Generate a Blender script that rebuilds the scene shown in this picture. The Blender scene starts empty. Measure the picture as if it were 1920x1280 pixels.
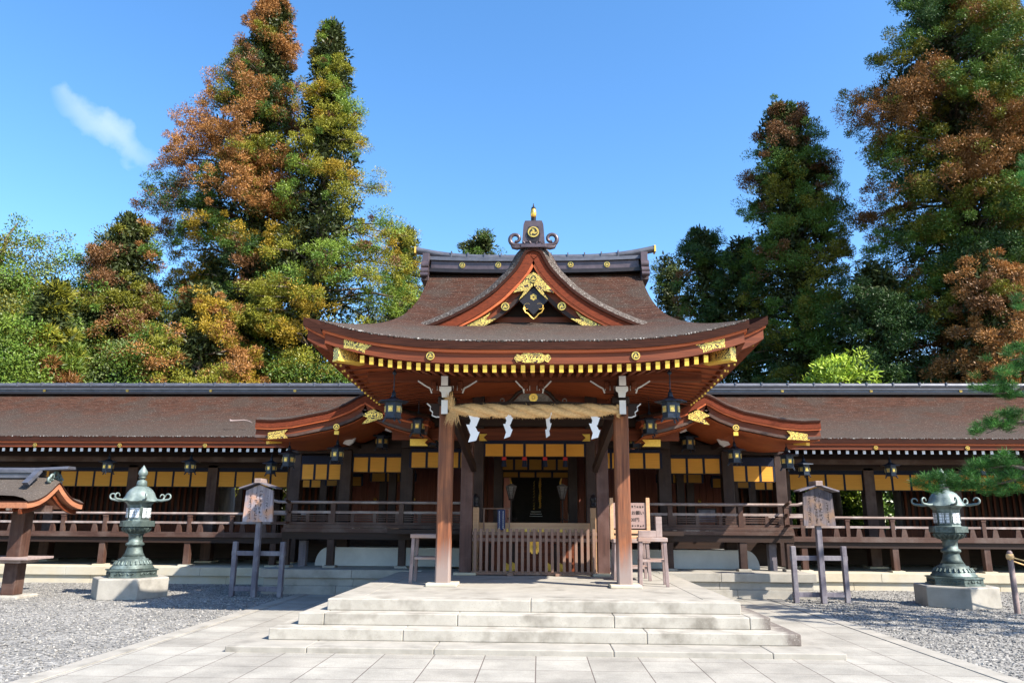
import bpy, math, random
import numpy as np
from mathutils import Vector, Matrix
S = bpy.context.scene
COL = S.collection
R = math.radians

# ------------------------------------------------------------------ camera
F_PX = 1418.65
YAW, PITCH, ROLL = 0.036656, 0.230036, 0.0066617
CAM = Vector((0.106, 0.0, 1.70))
_fwd = Vector((-math.sin(YAW) * math.cos(PITCH), math.cos(YAW) * math.cos(PITCH), math.sin(PITCH)))
_r0 = Vector((math.cos(YAW), math.sin(YAW), 0)); _u0 = _r0.cross(_fwd)
_r = math.cos(ROLL) * _r0 + math.sin(ROLL) * _u0
_u = -math.sin(ROLL) * _r0 + math.cos(ROLL) * _u0
cam = bpy.data.objects.new("camera", bpy.data.cameras.new("camera"))
COL.objects.link(cam)
cam.matrix_world = Matrix((( _r.x, _u.x, -_fwd.x, CAM.x), (_r.y, _u.y, -_fwd.y, CAM.y), (_r.z, _u.z, -_fwd.z, CAM.z), (0, 0, 0, 1)))
cam.data.sensor_width = 36; cam.data.lens = F_PX / 1920 * 36
cam.data.clip_end = 2000; cam.data.clip_start = .1
S.camera = cam

# ------------------------------------------------------------------ light
SUN_EL, SUN_AZ = R(43), R(124)      # azimuth clockwise from +Y (camera looks along +Y): front right of the hall
w = bpy.data.worlds.new("World"); S.world = w; w.use_nodes = True
nt = w.node_tree; bg = nt.nodes['Background']
sky = nt.nodes.new('ShaderNodeTexSky'); sky.sky_type = 'NISHITA'; sky.sun_disc = False
sky.sun_elevation = SUN_EL; sky.sun_rotation = SUN_AZ
sky.air_density = 1.0; sky.dust_density = 0.55; sky.ozone_density = 2.2; sky.altitude = 50
hs = nt.nodes.new('ShaderNodeHueSaturation'); hs.inputs['Saturation'].default_value = 1.24
hs.inputs['Value'].default_value = 1.0
nt.links.new(sky.outputs[0], hs.inputs['Color'])
# one small wisp of cloud high on the left
tc = nt.nodes.new('ShaderNodeTexCoord')
def vmath(op, a, b=None):
    n = nt.nodes.new('ShaderNodeVectorMath'); n.operation = op
    nt.links.new(a, n.inputs[0])
    if b is not None: n.inputs[1].default_value = b
    return n
def wmath(op, a, b, clamp=False):
    n = nt.nodes.new('ShaderNodeMath'); n.operation = op; n.use_clamp = clamp
    for i, v in enumerate((a, b)):
        if isinstance(v, (int, float)): n.inputs[i].default_value = v
        else: nt.links.new(v, n.inputs[i])
    return n.outputs[0]
def raydir(px, py):
    return (_fwd * F_PX + _r * (px - 960) + _u * (640 - py)).normalized()
dc = raydir(203, 246); dl = (raydir(262, 278) - raydir(136, 196)).normalized(); dn = dc.cross(dl).normalized()
def dotc(v): 
    n = vmath('DOT_PRODUCT', tc.outputs['Generated'], tuple(v)); return n.outputs['Value']
nz = nt.nodes.new('ShaderNodeTexNoise'); nz.inputs['Scale'].default_value = 26; nz.inputs['Detail'].default_value = 8
nt.links.new(tc.outputs['Generated'], nz.inputs['Vector'])
wob = wmath('MULTIPLY', wmath('SUBTRACT', nz.outputs['Fac'], .5), .052)
a_ = wmath('DIVIDE', wmath('ADD', wmath('SUBTRACT', dotc(dl), dc.dot(dl)), wob), .062)
b_ = wmath('DIVIDE', wmath('ADD', wmath('SUBTRACT', dotc(dn), dc.dot(dn)), wob), .021)
d2 = wmath('ADD', wmath('MULTIPLY', a_, a_), wmath('MULTIPLY', b_, b_))
cl = wmath('MULTIPLY', wmath('SUBTRACT', 1.0, d2, True), wmath('GREATER_THAN', dotc(dc), 0.5))
cl = wmath('MULTIPLY', wmath('MULTIPLY', cl, wmath('ADD', nz.outputs['Fac'], .15)), .5, True)
mx = nt.nodes.new('ShaderNodeMix'); mx.data_type = 'RGBA'
nt.links.new(cl, mx.inputs['Factor']); nt.links.new(hs.outputs[0], mx.inputs['A'])
mx.inputs['B'].default_value = (3.6, 3.9, 4.2, 1)
nt.links.new(mx.outputs['Result'], bg.inputs[0]); bg.inputs[1].default_value = .138

sl = bpy.data.lights.new("sun", 'SUN'); sl.energy = 4.7; sl.angle = R(.55); sl.color = (1, .935, .82)
so = bpy.data.objects.new("sun", sl); COL.objects.link(so)
sd = Vector((math.sin(SUN_AZ) * math.cos(SUN_EL), math.cos(SUN_AZ) * math.cos(SUN_EL), math.sin(SUN_EL)))
so.rotation_euler = sd.to_track_quat('Z', 'Y').to_euler(); so.location = sd * 60
vs = S.view_settings
vs.view_transform = 'Standard'; vs.look = 'None'; vs.exposure = 1.3; vs.gamma = 1; vs.use_curve_mapping = False
S.cycles.max_bounces = 7; S.cycles.diffuse_bounces = 4; S.cycles.glossy_bounces = 3; S.cycles.transmission_bounces = 3
S.cycles.use_adaptive_sampling = True; S.cycles.adaptive_threshold = .012
S.cycles.caustics_reflective = False; S.cycles.caustics_refractive = False

def at(px, py, Y):
    """the point at depth Y seen at pixel (px,py) of the 1920x1280 photograph"""
    d = _fwd * F_PX + _r * (px - 960) + _u * (640 - py)
    return CAM + d * ((Y - CAM.y) / d.y)

# ------------------------------------------------------------------ mesh helpers
class MB:
    def __init__(s): s.v = []; s.f = []; s.m = []; s.s = []
    def add(s, vs_, fs, mi=0, sm=False):
        o = len(s.v); s.v.extend([tuple(p) for p in vs_])
        for f in fs: s.f.append([i + o for i in f]); s.m.append(mi); s.s.append(sm)
        return s
    def box(s, x0, x1, y0, y1, z0, z1, mi=0):
        if x0 > x1: x0, x1 = x1, x0
        if y0 > y1: y0, y1 = y1, y0
        if z0 > z1: z0, z1 = z1, z0
        v = [(x0, y0, z0), (x1, y0, z0), (x1, y1, z0), (x0, y1, z0), (x0, y0, z1), (x1, y0, z1), (x1, y1, z1), (x0, y1, z1)]
        return s.add(v, [(0, 3, 2, 1), (4, 5, 6, 7), (0, 1, 5, 4), (1, 2, 6, 5), (2, 3, 7, 6), (3, 0, 4, 7)], mi)
    def bar(s, p, q, w, h, mi=0, up=(0, 0, 1), w2=None, h2=None):
        p = Vector(p); q = Vector(q); d = (q - p).normalized(); up = Vector(up)
        if abs(d.dot(up)) > .98: up = Vector((0, 1, 0))
        a = d.cross(up).normalized(); b = a.cross(d).normalized()
        w2 = w if w2 is None else w2; h2 = h if h2 is None else h2
        v = []
        for c, ww, hh in ((p, w, h), (q, w2, h2)):
            for sx, sy in ((-1, -1), (1, -1), (1, 1), (-1, 1)): v.append(c + a * sx * ww / 2 + b * sy * hh / 2)
        return s.add(v, [(0, 3, 2, 1), (4, 5, 6, 7), (0, 1, 5, 4), (1, 2, 6, 5), (2, 3, 7, 6), (3, 0, 4, 7)], mi)
    def tube(s, pts, rad, n=8, mi=0, sm=True, cap=True):
        pts = [Vector(p) for p in pts]
        if not isinstance(rad, (list, tuple)): rad = [rad] * len(pts)
        v = []; f = []; a = None
        for i, p in enumerate(pts):
            d = (pts[min(i + 1, len(pts) - 1)] - pts[max(i - 1, 0)]).normalized()
            if a is None:
                a = d.cross(Vector((0, 0, 1)) if abs(d.z) < .9 else Vector((1, 0, 0))).normalized()
            a = (a - d * a.dot(d)).normalized(); b = d.cross(a)
            for k in range(n):
                t = 2 * math.pi * k / n; v.append(p + (a * math.cos(t) + b * math.sin(t)) * rad[i])
        for i in range(len(pts) - 1):
            for k in range(n):
                k2 = (k + 1) % n; f.append((i * n + k, i * n + k2, (i + 1) * n + k2, (i + 1) * n + k))
        s.add(v, f, mi, sm)
        if cap:
            L = len(pts) - 1
            s.add(v[:n], [tuple(range(n))[::-1]], mi); s.add(v[L * n:], [tuple(range(n))], mi)
        return s
    def lathe(s, prof, n=16, c=(0, 0, 0), mi=0, ph=0., sm=True):
        v = []; f = []
        for r_, z in prof:
            for k in range(n):
                t = ph + 2 * math.pi * k / n; v.append((c[0] + r_ * math.cos(t), c[1] + r_ * math.sin(t), c[2] + z))
        for i in range(len(prof) - 1):
            for k in range(n):
                k2 = (k + 1) % n; f.append((i * n + k, i * n + k2, (i + 1) * n + k2, (i + 1) * n + k))
        f.append(tuple(range(n))[::-1]); L = (len(prof) - 1) * n; f.append(tuple(range(L, L + n)))
        return s.add(v, f, mi, sm)
    def prism(s, poly, o, ux, uy, th, mi=0, mside=None):
        """extrude a 2D polygon lying in plane (o,ux,uy) by th along ux x uy"""
        o = Vector(o); ux = Vector(ux); uy = Vector(uy); nn = ux.cross(uy).normalized()
        n = len(poly)
        v = [o + ux * a + uy * b for a, b in poly] + [o + ux * a + uy * b + nn * th for a, b in poly]
        s.add(v, [tuple(range(n))[::-1], tuple(range(n, 2 * n))], mi)
        return s.add(v, [(i, (i + 1) % n, n + (i + 1) % n, n + i) for i in range(n)], mi if mside is None else mside)
    def grid(s, fn, nu, nv, mi=0, sm=True, flip=False):
        v = [fn(i / nu, j / nv) for j in range(nv + 1) for i in range(nu + 1)]
        f = []
        for j in range(nv):
            for i in range(nu):
                a = j * (nu + 1) + i; q = (a, a + 1, a + nu + 2, a + nu + 1)
                f.append(q[::-1] if flip else q)
        return s.add(v, f, mi, sm)
    def sweep(s, rings, mi=0, sm=False, close=True, cap=True):
        """skin a list of equal-length rings"""
        n = len(rings[0]); v = [p for r_ in rings for p in r_]; f = []
        for i in range(len(rings) - 1):
            for k in range(n if close else n - 1):
                k2 = (k + 1) % n; f.append((i * n + k, i * n + k2, (i + 1) * n + k2, (i + 1) * n + k))
        s.add(v, f, mi, sm)
        if cap and close:
            s.add(rings[0], [tuple(range(n))[::-1]], mi); s.add(rings[-1], [tuple(range(n))], mi)
        return s
    def mirror(s):
        m = MB(); m.v = [(-x, y, z) for x, y, z in s.v]; m.f = [f[::-1] for f in s.f]; m.m = list(s.m); m.s = list(s.s)
        return m
    def join(s, o):
        k = len(s.v); s.v += o.v; s.f += [[i + k for i in f] for f in o.f]; s.m += o.m; s.s += o.s; return s
    def build(s, name, mats, parent=None, bevel=0):
        me = bpy.data.meshes.new(name); me.from_pydata(s.v, [], s.f)
        for m in (mats if isinstance(mats, (list, tuple)) else [mats]): me.materials.append(m)
        me.polygons.foreach_set('material_index', s.m); me.polygons.foreach_set('use_smooth', s.s)
        me.update()
        return link(name, me, parent, bevel)

def link(name, me, parent=None, bevel=0):
    o = bpy.data.objects.new(name, me); COL.objects.link(o)
    if parent is not None:
        o.parent = parent
        if not parent.get('_local'):      # parts of one-off things are meshed in world coordinates
            mw = Matrix(); p = parent
            while p is not None: mw = Matrix.Translation(-Vector(p.location)) @ mw if p.type == 'EMPTY' else mw; p = p.parent
            o.matrix_parent_inverse = Matrix.Translation(-parent.location) if parent.type == 'EMPTY' else Matrix()
    if bevel:
        b = o.modifiers.new('b', 'BEVEL'); b.width = bevel; b.segments = 2; b.limit_method = 'ANGLE'; b.angle_limit = R(40)
    return o
def tag(o, label=None, cat=None, group=None, kind=None):
    if label: o['label'] = label
    if cat: o['category'] = cat
    if group: o['group'] = group
    if kind: o['kind'] = kind
    return o
def thing(name, label, cat, loc=(0, 0, 0), rz=0, group=None, local=False):
    o = bpy.data.objects.new(name, None); COL.objects.link(o); o.empty_display_size = .1
    o.location = loc; o.rotation_euler = (0, 0, rz)
    if local: o['_local'] = 1
    return tag(o, label, cat, group)
def part_copy(o, parent, dx=(0, 0, 0)):
    """copy a part and its sub-parts under parent, shifted by dx"""
    c = o.copy(); COL.objects.link(c); mi = o.matrix_parent_inverse.copy(); c.parent = parent; c.matrix_parent_inverse = mi; c.location = Vector(o.location) + Vector(dx)
    for ch in list(o.children):
        d = ch.copy(); COL.objects.link(d); mi = ch.matrix_parent_inverse.copy(); d.parent = c; d.matrix_parent_inverse = mi
    return c
def thing_copy(root, loc, rz=None, label=None, group=None, scale=None):
    r_ = root.copy(); COL.objects.link(r_); r_.location = loc
    if rz is not None: r_.rotation_euler = (0, 0, rz)
    if scale is not None: r_.scale = (scale,) * 3
    if label: r_['label'] = label
    if group: r_['group'] = group
    for ch in list(root.children): part_copy(ch, r_)
    return r_

# ------------------------------------------------------------------ materials
def mat(name, c1, c2=None, scale=(8, 8, 8), detail=5, rough=.7, metal=0, bump=.15, bd=.01, lo=.3, hi=.7,
        c3=None, s3=1.0, r3=(.45, .7), sp=None, ss=60, sr=(.62, .68), xfade=None, zfade=None, spec=.3):
    m = bpy.data.materials.new(name); m.use_nodes = True; t = m.node_tree; b = t.nodes['Principled BSDF']
    N = t.nodes.new; L = t.links.new
    b.inputs['Roughness'].default_value = rough; b.inputs['Metallic'].default_value = metal
    b.inputs['Specular IOR Level'].default_value = spec
    tc_ = N('ShaderNodeTexCoord'); mp = N('ShaderNodeMapping'); mp.inputs['Scale'].default_value = scale
    L(tc_.outputs['Object'], mp.inputs['Vector'])
    def noise(vec, sc, det):
        n = N('ShaderNodeTexNoise'); n.inputs['Scale'].default_value = sc; n.inputs['Detail'].default_value = det
        n.inputs['Roughness'].default_value = .62; L(vec, n.inputs['Vector']); return n.outputs['Fac']
    def ramp(fac, a, c):
        n = N('ShaderNodeMapRange'); n.inputs['From Min'].default_value = a; n.inputs['From Max'].default_value = c
        n.clamp = True; L(fac, n.inputs['Value']); return n.outputs['Result']
    def mix(fac, A, B):
        n = N('ShaderNodeMix'); n.data_type = 'RGBA'; L(fac, n.inputs['Factor'])
        for k, x in (('A', A), ('B', B)):
            if isinstance(x, tuple): n.inputs[k].default_value = (*x, 1)
            else: L(x, n.inputs[k])
        return n.outputs['Result']
    c2 = c2 or tuple(x * .6 for x in c1)
    f = noise(mp.outputs[0], 1, detail); col = mix(ramp(f, lo, hi), c1, c2); h = f
    if c3: col = mix(ramp(noise(tc_.outputs['Object'], s3, 4), *r3), col, c3)
    if zfade:   # weathering that belongs to the foot of a post: (colour, z0, z1)
        sx = N('ShaderNodeSeparateXYZ'); L(tc_.outputs['Object'], sx.inputs[0])
        ad = N('ShaderNodeMath'); ad.operation = 'MULTIPLY_ADD'; L(f, ad.inputs[0]); ad.inputs[1].default_value = -.9; L(sx.outputs['Z'], ad.inputs[2])
        col = mix(ramp(ad.outputs[0], zfade[2], zfade[1]), col, zfade[0])
    if xfade:   # a dark stain creeping in from the end of a step: (colour, clear x, stained x)
        sx = N('ShaderNodeSeparateXYZ'); L(tc_.outputs['Object'], sx.inputs[0]); ns_ = noise(tc_.outputs['Object'], 6, 6)
        ad = N('ShaderNodeMath'); ad.operation = 'MULTIPLY_ADD'; L(ns_, ad.inputs[0]); ad.inputs[1].default_value = .55; L(sx.outputs['X'], ad.inputs[2])
        col = mix(ramp(ad.outputs[0], xfade[1] + .275, xfade[2] + .275), col, xfade[0])
    if sp: 
        fs = noise(tc_.outputs['Object'], ss, 2); col = mix(ramp(fs, *sr), col, sp)
    L(col, b.inputs['Base Color'])
    if bump:
        bp = N('ShaderNodeBump'); bp.inputs['Strength'].default_value = bump; bp.inputs['Distance'].default_value = bd
        L(h, bp.inputs['Height']); L(bp.outputs[0], b.inputs['Normal'])
    m['_x'] = 0
    return m
def wood(name, c1, c2, axis, **k):
    sc = {'x': (.8, 18, 18), 'y': (18, .8, 18), 'z': (18, 18, .8)}[axis]
    k.setdefault('detail', 8)
    k.setdefault('bump', .25); k.setdefault('bd', .004); k.setdefault('rough', .62)
    return mat(name, c1, c2, sc, **k)

RED1, RED2 = (.20, .046, .014), (.080, .018, .006)
DK1, DK2 = (.034, .016, .010), (.016, .008, .006)
M = {}
M['thatch'] = mat('cypress_bark_thatch', (.098, .045, .030), (.024, .012, .009), (2.5, 34, 34), detail=9, rough=.95, bump=1, bd=.05, lo=.36, hi=.64,
                  c3=(.056, .039, .031), s3=1.3, r3=(.46, .62), sp=(.20, .165, .14), ss=30, sr=(.62, .70), spec=.08, zfade=((.092, .076, .066), 4.15, 5.1))
M['thatch_low'] = mat('cypress_bark_thatch_low', (.100, .046, .030), (.026, .013, .009), (2.5, 34, 34), detail=9, rough=.95, bump=1, bd=.05, lo=.36, hi=.64,
                  c3=(.054, .036, .028), s3=1.1, r3=(.46, .62), sp=(.20, .165, .14), ss=30, sr=(.62, .70), spec=.08, zfade=((.074, .059, .050), 3.2, 4.5))
M['thatch_edge'] = mat('bark_thatch_edge', (.11, .092, .080), (.030, .022, .018), (26, 26, 26), detail=8, rough=.95, bump=1, bd=.03,
                       sp=(.50, .47, .44), ss=30, sr=(.57, .63), spec=.1)
M['thatch_grey'] = mat('lichened_bark_verge', (.12, .098, .085), (.030, .022, .018), (20, 20, 20), detail=8, rough=.95, bump=1, bd=.03, sp=(.27, .245, .22), ss=30, sr=(.58, .66), spec=.08)
M['thatch_cut'] = mat('cut_bark_edge', (.055, .020, .013), (.022, .009, .007), (3, 3, 70), rough=.9, bump=.6, bd=.01, spec=.1)
M['bark_red'] = mat('red_bark_layer', (.19, .040, .016), (.085, .020, .010), (14, 14, 60), rough=.85, bump=.5, bd=.008, spec=.15)
M['strip'] = wood('orange_red_timber', (.58, .145, .045), (.34, .065, .02), 'x')
M['redx'] = wood('red_brown_timber_x', RED1, RED2, 'x')
M['redy'] = wood('red_brown_timber_y', RED1, RED2, 'y')
M['redz'] = wood('red_brown_timber_z', RED1, RED2, 'z')
M['soffit'] = wood('soffit_board', (.42, .098, .026), (.20, .042, .012), 'x')
M['dkx'] = wood('dark_timber_x', DK1, DK2, 'x')
M['dky'] = wood('dark_timber_y', DK1, DK2, 'y')
M['dkz'] = wood('dark_timber_z', (.042, .020, .014), (.020, .010, .008), 'z', c3=(.055, .032, .026), s3=2.5)
M['midx'] = wood('brown_timber_x', (.092, .047, .034), (.042, .02, .015), 'x', c3=(.115, .08, .068), s3=2)
M['midz'] = wood('brown_timber_z', (.088, .042, .029), (.04, .018, .013), 'z', c3=(.105, .066, .053), s3=2)
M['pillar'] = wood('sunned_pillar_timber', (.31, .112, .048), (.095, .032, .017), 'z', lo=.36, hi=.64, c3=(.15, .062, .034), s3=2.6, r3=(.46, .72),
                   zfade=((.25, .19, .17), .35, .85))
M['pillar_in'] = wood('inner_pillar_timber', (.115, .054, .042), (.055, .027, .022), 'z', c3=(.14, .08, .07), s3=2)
M['greyx'] = wood('weathered_grey_timber_x', (.34, .26, .24), (.20, .145, .13), 'x', c3=(.40, .31, .28), s3=3)
M['greyz'] = wood('weathered_grey_timber_z', (.27, .20, .185), (.15, .105, .10), 'z', c3=(.33, .25, .24), s3=3)
M['slat'] = wood('fence_slat_timber', (.30, .19, .14), (.17, .10, .075), 'z', c3=(.24, .13, .095), s3=3)
M['bluegrey'] = wood('blue_grey_weathered_timber', (.17, .15, .175), (.085, .073, .09), 'z', c3=(.22, .20, .215), s3=3)
M['table'] = wood('table_timber', (.40, .27, .22), (.25, .16, .13), 'x', c3=(.36, .29, .27), s3=4)
M['lightwood'] = wood('pale_timber', (.62, .38, .22), (.48, .27, .15), 'x')
M['salmon'] = wood('sunlit_red_timber', (.62, .24, .17), (.50, .18, .13), 'z')  # courtyard sun on an inner post put into a paler timber colour
M['salmon_dim'] = wood('dull_red_lattice_timber', (.34, .12, .085), (.22, .07, .05), 'z')
M['barge'] = wood('sunbleached_bargeboard', (.46, .19, .10), (.30, .115, .06), 'y')
M['railend'] = wood('sunlit_grey_rail', (.31, .235, .21), (.155, .105, .09), 'x', c3=(.38, .32, .30), s3=3)
M['gold'] = mat('gold_leaf', (.96, .62, .15), (.80, .44, .08), (20, 20, 20), rough=.33, metal=.82, bump=.15, bd=.004, spec=.5)
M['goldflat'] = mat('gilt_paint', (.86, .56, .10), (.72, .42, .06), (30, 30, 30), rough=.4, metal=.35, bump=.1)
M['palegold'] = mat('pale_gilt_panel', (.58, .46, .19), (.42, .32, .11), (40, 40, 40), rough=.5, metal=.15, bump=.1)
M['black'] = mat('black_lacquer', (.012, .010, .012), (.02, .016, .018), rough=.4, bump=.05)
M['tile'] = mat('dark_purple_metal_ridge', (.115, .083, .09), (.066, .048, .054), (6, 6, 6), rough=.38, metal=.35, bump=.1, spec=.5)
M['tileblue'] = mat('blue_black_ridge', (.12, .122, .145), (.06, .062, .078), (4, 9, 9), rough=.42, metal=.25, bump=.1, spec=.5)
M['white'] = mat('white_paint', (.80, .79, .78), (.68, .67, .67), (9, 9, 9), rough=.6, bump=.05)
M['greypaint'] = mat('carved_grey_wood', (.24, .20, .18), (.09, .07, .06), (24, 24, 24), rough=.6, bump=.6, bd=.01)
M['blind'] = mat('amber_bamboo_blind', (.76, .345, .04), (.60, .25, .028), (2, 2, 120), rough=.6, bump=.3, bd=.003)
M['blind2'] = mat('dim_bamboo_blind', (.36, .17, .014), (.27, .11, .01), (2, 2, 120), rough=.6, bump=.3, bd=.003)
M['navy'] = mat('navy_cloth', (.012, .016, .038), (.008, .010, .024), (20, 20, 20), rough=.8, bump=.1)
M['granite'] = mat('pale_granite', (.42, .39, .34), (.31, .285, .245), (3.5, 3.5, 3.5), rough=.8, bump=.25, bd=.006,
                   c3=(.19, .17, .14), s3=2.1, r3=(.49, .70), sp=(.30, .27, .24), ss=55, sr=(.60, .68))
M['granite2'] = mat('grey_granite', (.37, .34, .295), (.275, .255, .22), (3, 3, 3), rough=.8, bump=.25, bd=.006,
                    c3=(.185, .17, .145), s3=1.7, r3=(.53, .74), sp=(.27, .25, .24), ss=60, sr=(.60, .68))
for k_, x_ in (('stain_a', 3.34), ('stain_b', 3.14)):
    M[k_] = mat('stained_granite_step', (.42, .39, .34), (.31, .285, .245), (3.5, 3.5, 3.5), rough=.8, bump=.25, bd=.006, c3=(.19, .17, .14), s3=2.1, r3=(.49, .70),
                sp=(.30, .27, .24), ss=55, sr=(.60, .68), xfade=((.145, .12, .105), x_ - .05, x_ + .16))
M['cream'] = mat('cream_stone', (.50, .435, .32), (.42, .36, .26), (3, 3, 3), rough=.8, bump=.2, c3=(.45, .43, .37), s3=.9)
M['plaster'] = mat('white_plaster_mound', (.62, .62, .60), (.50, .50, .485), (2.5, 2.5, 2.5), rough=.85, bump=.15, c3=(.42, .41, .39), s3=1.2, r3=(.58, .8))
M['bronze'] = mat('weathered_bronze', (.095, .125, .113), (.038, .052, .048), (7, 7, 7), rough=.55, metal=.35, bump=.4, bd=.015,
                  c3=(.23, .29, .275), s3=3.0, r3=(.5, .72), spec=.5)
M['bronze2'] = mat('pale_sunlit_bronze', (.165, .215, .20), (.09, .12, .112), (7, 7, 7), rough=.55, metal=.25, bump=.3, c3=(.27, .32, .30), s3=3, spec=.5)  # paler copy of the bronze: sun on the lantern roofs put into the colour
M['iron'] = mat('blue_black_iron', (.032, .044, .068), (.016, .021, .034), (14, 14, 14), rough=.45, metal=.5, bump=.1, spec=.5)
M['straw'] = mat('straw_rope', (.80, .54, .27), (.50, .31, .14), (26, 60, 60), rough=.9, bump=.8, bd=.01, spec=.1)
M['paper'] = mat('white_paper', (.86, .86, .88), (.80, .80, .82), (4, 4, 4), rough=.8, bump=0)
M['red'] = mat('red_cord', (.5, .03, .03), (.35, .02, .02), rough=.7)
M['trunk'] = mat('cedar_trunk_bark', (.20, .15, .115), (.075, .052, .04), (9, 9, 1.2), rough=.95, bump=1, bd=.04, c3=(.24, .20, .17), s3=.8)
M['paletrunk'] = mat('pale_trunk_bark', (.52, .46, .40), (.30, .25, .21), (9, 9, 1.6), rough=.95, bump=1, bd=.03)
M['ink'] = mat('black_ink', (.03, .022, .02), (.02, .015, .012), rough=.8, bump=0)

def filigree():
    m = bpy.data.materials.new('gold_filigree'); m.use_nodes = True; t = m.node_tree; b = t.nodes['Principled BSDF']
    N = t.nodes.new; L = t.links.new
    tc_ = N('ShaderNodeTexCoord'); v = N('ShaderNodeTexNoise'); v.inputs['Scale'].default_value = 6.5; v.inputs['Detail'].default_value = 1
    v.inputs['Distortion'].default_value = 1.6; L(tc_.outputs['Object'], v.inputs['Vector'])
    r_ = N('ShaderNodeMath'); r_.operation = 'PINGPONG'; r_.inputs[1].default_value = .055; L(v.outputs['Fac'], r_.inputs[0])
    g = N('ShaderNodeMapRange'); g.inputs['From Min'].default_value = .023; g.inputs['From Max'].default_value = .029; L(r_.outputs[0], g.inputs['Value'])
    mx_ = N('ShaderNodeMix'); mx_.data_type = 'RGBA'; mx_.inputs['A'].default_value = (.05, .022, .012, 1); mx_.inputs['B'].default_value = (.96, .64, .14, 1)
    L(g.outputs[0], mx_.inputs['Factor']); L(mx_.outputs['Result'], b.inputs['Base Color'])
    me = N('ShaderNodeMath'); me.operation = 'MULTIPLY'; me.inputs[1].default_value = .7; L(g.outputs[0], me.inputs[0]); L(me.outputs[0], b.inputs['Metallic'])
    b.inputs['Roughness'].default_value = .38
    return m
M['fili'] = filigree()

def lattice_mat():
    m = bpy.data.materials.new('pierced_lattice_pane'); m.use_nodes = True; t = m.node_tree; b = t.nodes['Principled BSDF']
    N = t.nodes.new; L = t.links.new
    tc_ = N('ShaderNodeTexCoord'); v = N('ShaderNodeTexVoronoi'); v.feature = 'DISTANCE_TO_EDGE'; v.inputs['Scale'].default_value = 17; v.inputs['Randomness'].default_value = .15
    L(tc_.outputs['Object'], v.inputs['Vector'])
    g = N('ShaderNodeMapRange'); g.inputs['From Min'].default_value = .07; g.inputs['From Max'].default_value = .11; L(v.outputs['Distance'], g.inputs['Value'])
    mx_ = N('ShaderNodeMix'); mx_.data_type = 'RGBA'; mx_.inputs['A'].default_value = (.16, .19, .19, 1); mx_.inputs['B'].default_value = (.74, .76, .80, 1)
    L(g.outputs[0], mx_.inputs['Factor']); L(mx_.outputs['Result'], b.inputs['Base Color']); b.inputs['Roughness'].default_value = .6
    return m
M['lattice'] = lattice_mat()

def gravel_mat():
    m = bpy.data.materials.new('grey_gravel'); m.use_nodes = True; t = m.node_tree; b = t.nodes['Principled BSDF']
    N = t.nodes.new; L = t.links.new
    tc_ = N('ShaderNodeTexCoord'); v = N('ShaderNodeTexVoronoi'); v.inputs['Scale'].default_value = 24; L(tc_.outputs['Object'], v.inputs['Vector'])
    v2 = N('ShaderNodeTexVoronoi'); v2.inputs['Scale'].default_value = 52; L(tc_.outputs['Object'], v2.inputs['Vector'])
    sx = N('ShaderNodeSeparateColor'); L(v.outputs['Color'], sx.inputs[0]); s2 = N('ShaderNodeSeparateColor'); L(v2.outputs['Color'], s2.inputs[0])
    av = N('ShaderNodeMath'); av.operation = 'ADD'; L(sx.outputs[0], av.inputs[0]); L(s2.outputs[1], av.inputs[1])
    cr = N('ShaderNodeValToRGB'); e = cr.color_ramp.elements; e[0].position = .12; e[0].color = (.068, .063, .06, 1); e[1].position = 1; e[1].color = (.52, .485, .43, 1)
    x = e.new(.5); x.color = (.205, .195, .18, 1)
    h = N('ShaderNodeMath'); h.operation = 'MULTIPLY'; h.inputs[1].default_value = .5; L(av.outputs[0], h.inputs[0]); L(h.outputs[0], cr.inputs[0])
    nz_ = N('ShaderNodeTexNoise'); nz_.inputs['Scale'].default_value = .7; nz_.inputs['Detail'].default_value = 5; L(tc_.outputs['Object'], nz_.inputs['Vector'])
    g = N('ShaderNodeMapRange'); g.inputs['From Min'].default_value = .3; g.inputs['From Max'].default_value = .7; g.inputs['To Min'].default_value = .8; g.inputs['To Max'].default_value = 1.12
    L(nz_.outputs['Fac'], g.inputs['Value'])
    mu = N('ShaderNodeVectorMath'); mu.operation = 'SCALE'; L(cr.outputs[0], mu.inputs[0]); L(g.outputs[0], mu.inputs['Scale']); L(mu.outputs[0], b.inputs['Base Color'])
    b.inputs['Roughness'].default_value = .85
    bp = N('ShaderNodeBump'); bp.inputs['Strength'].default_value = 1; bp.inputs['Distance'].default_value = .02; bp.invert = True
    L(v.outputs['Distance'], bp.inputs['Height']); L(bp.outputs[0], b.inputs['Normal'])
    return m
M['gravel'] = gravel_mat()

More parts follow.
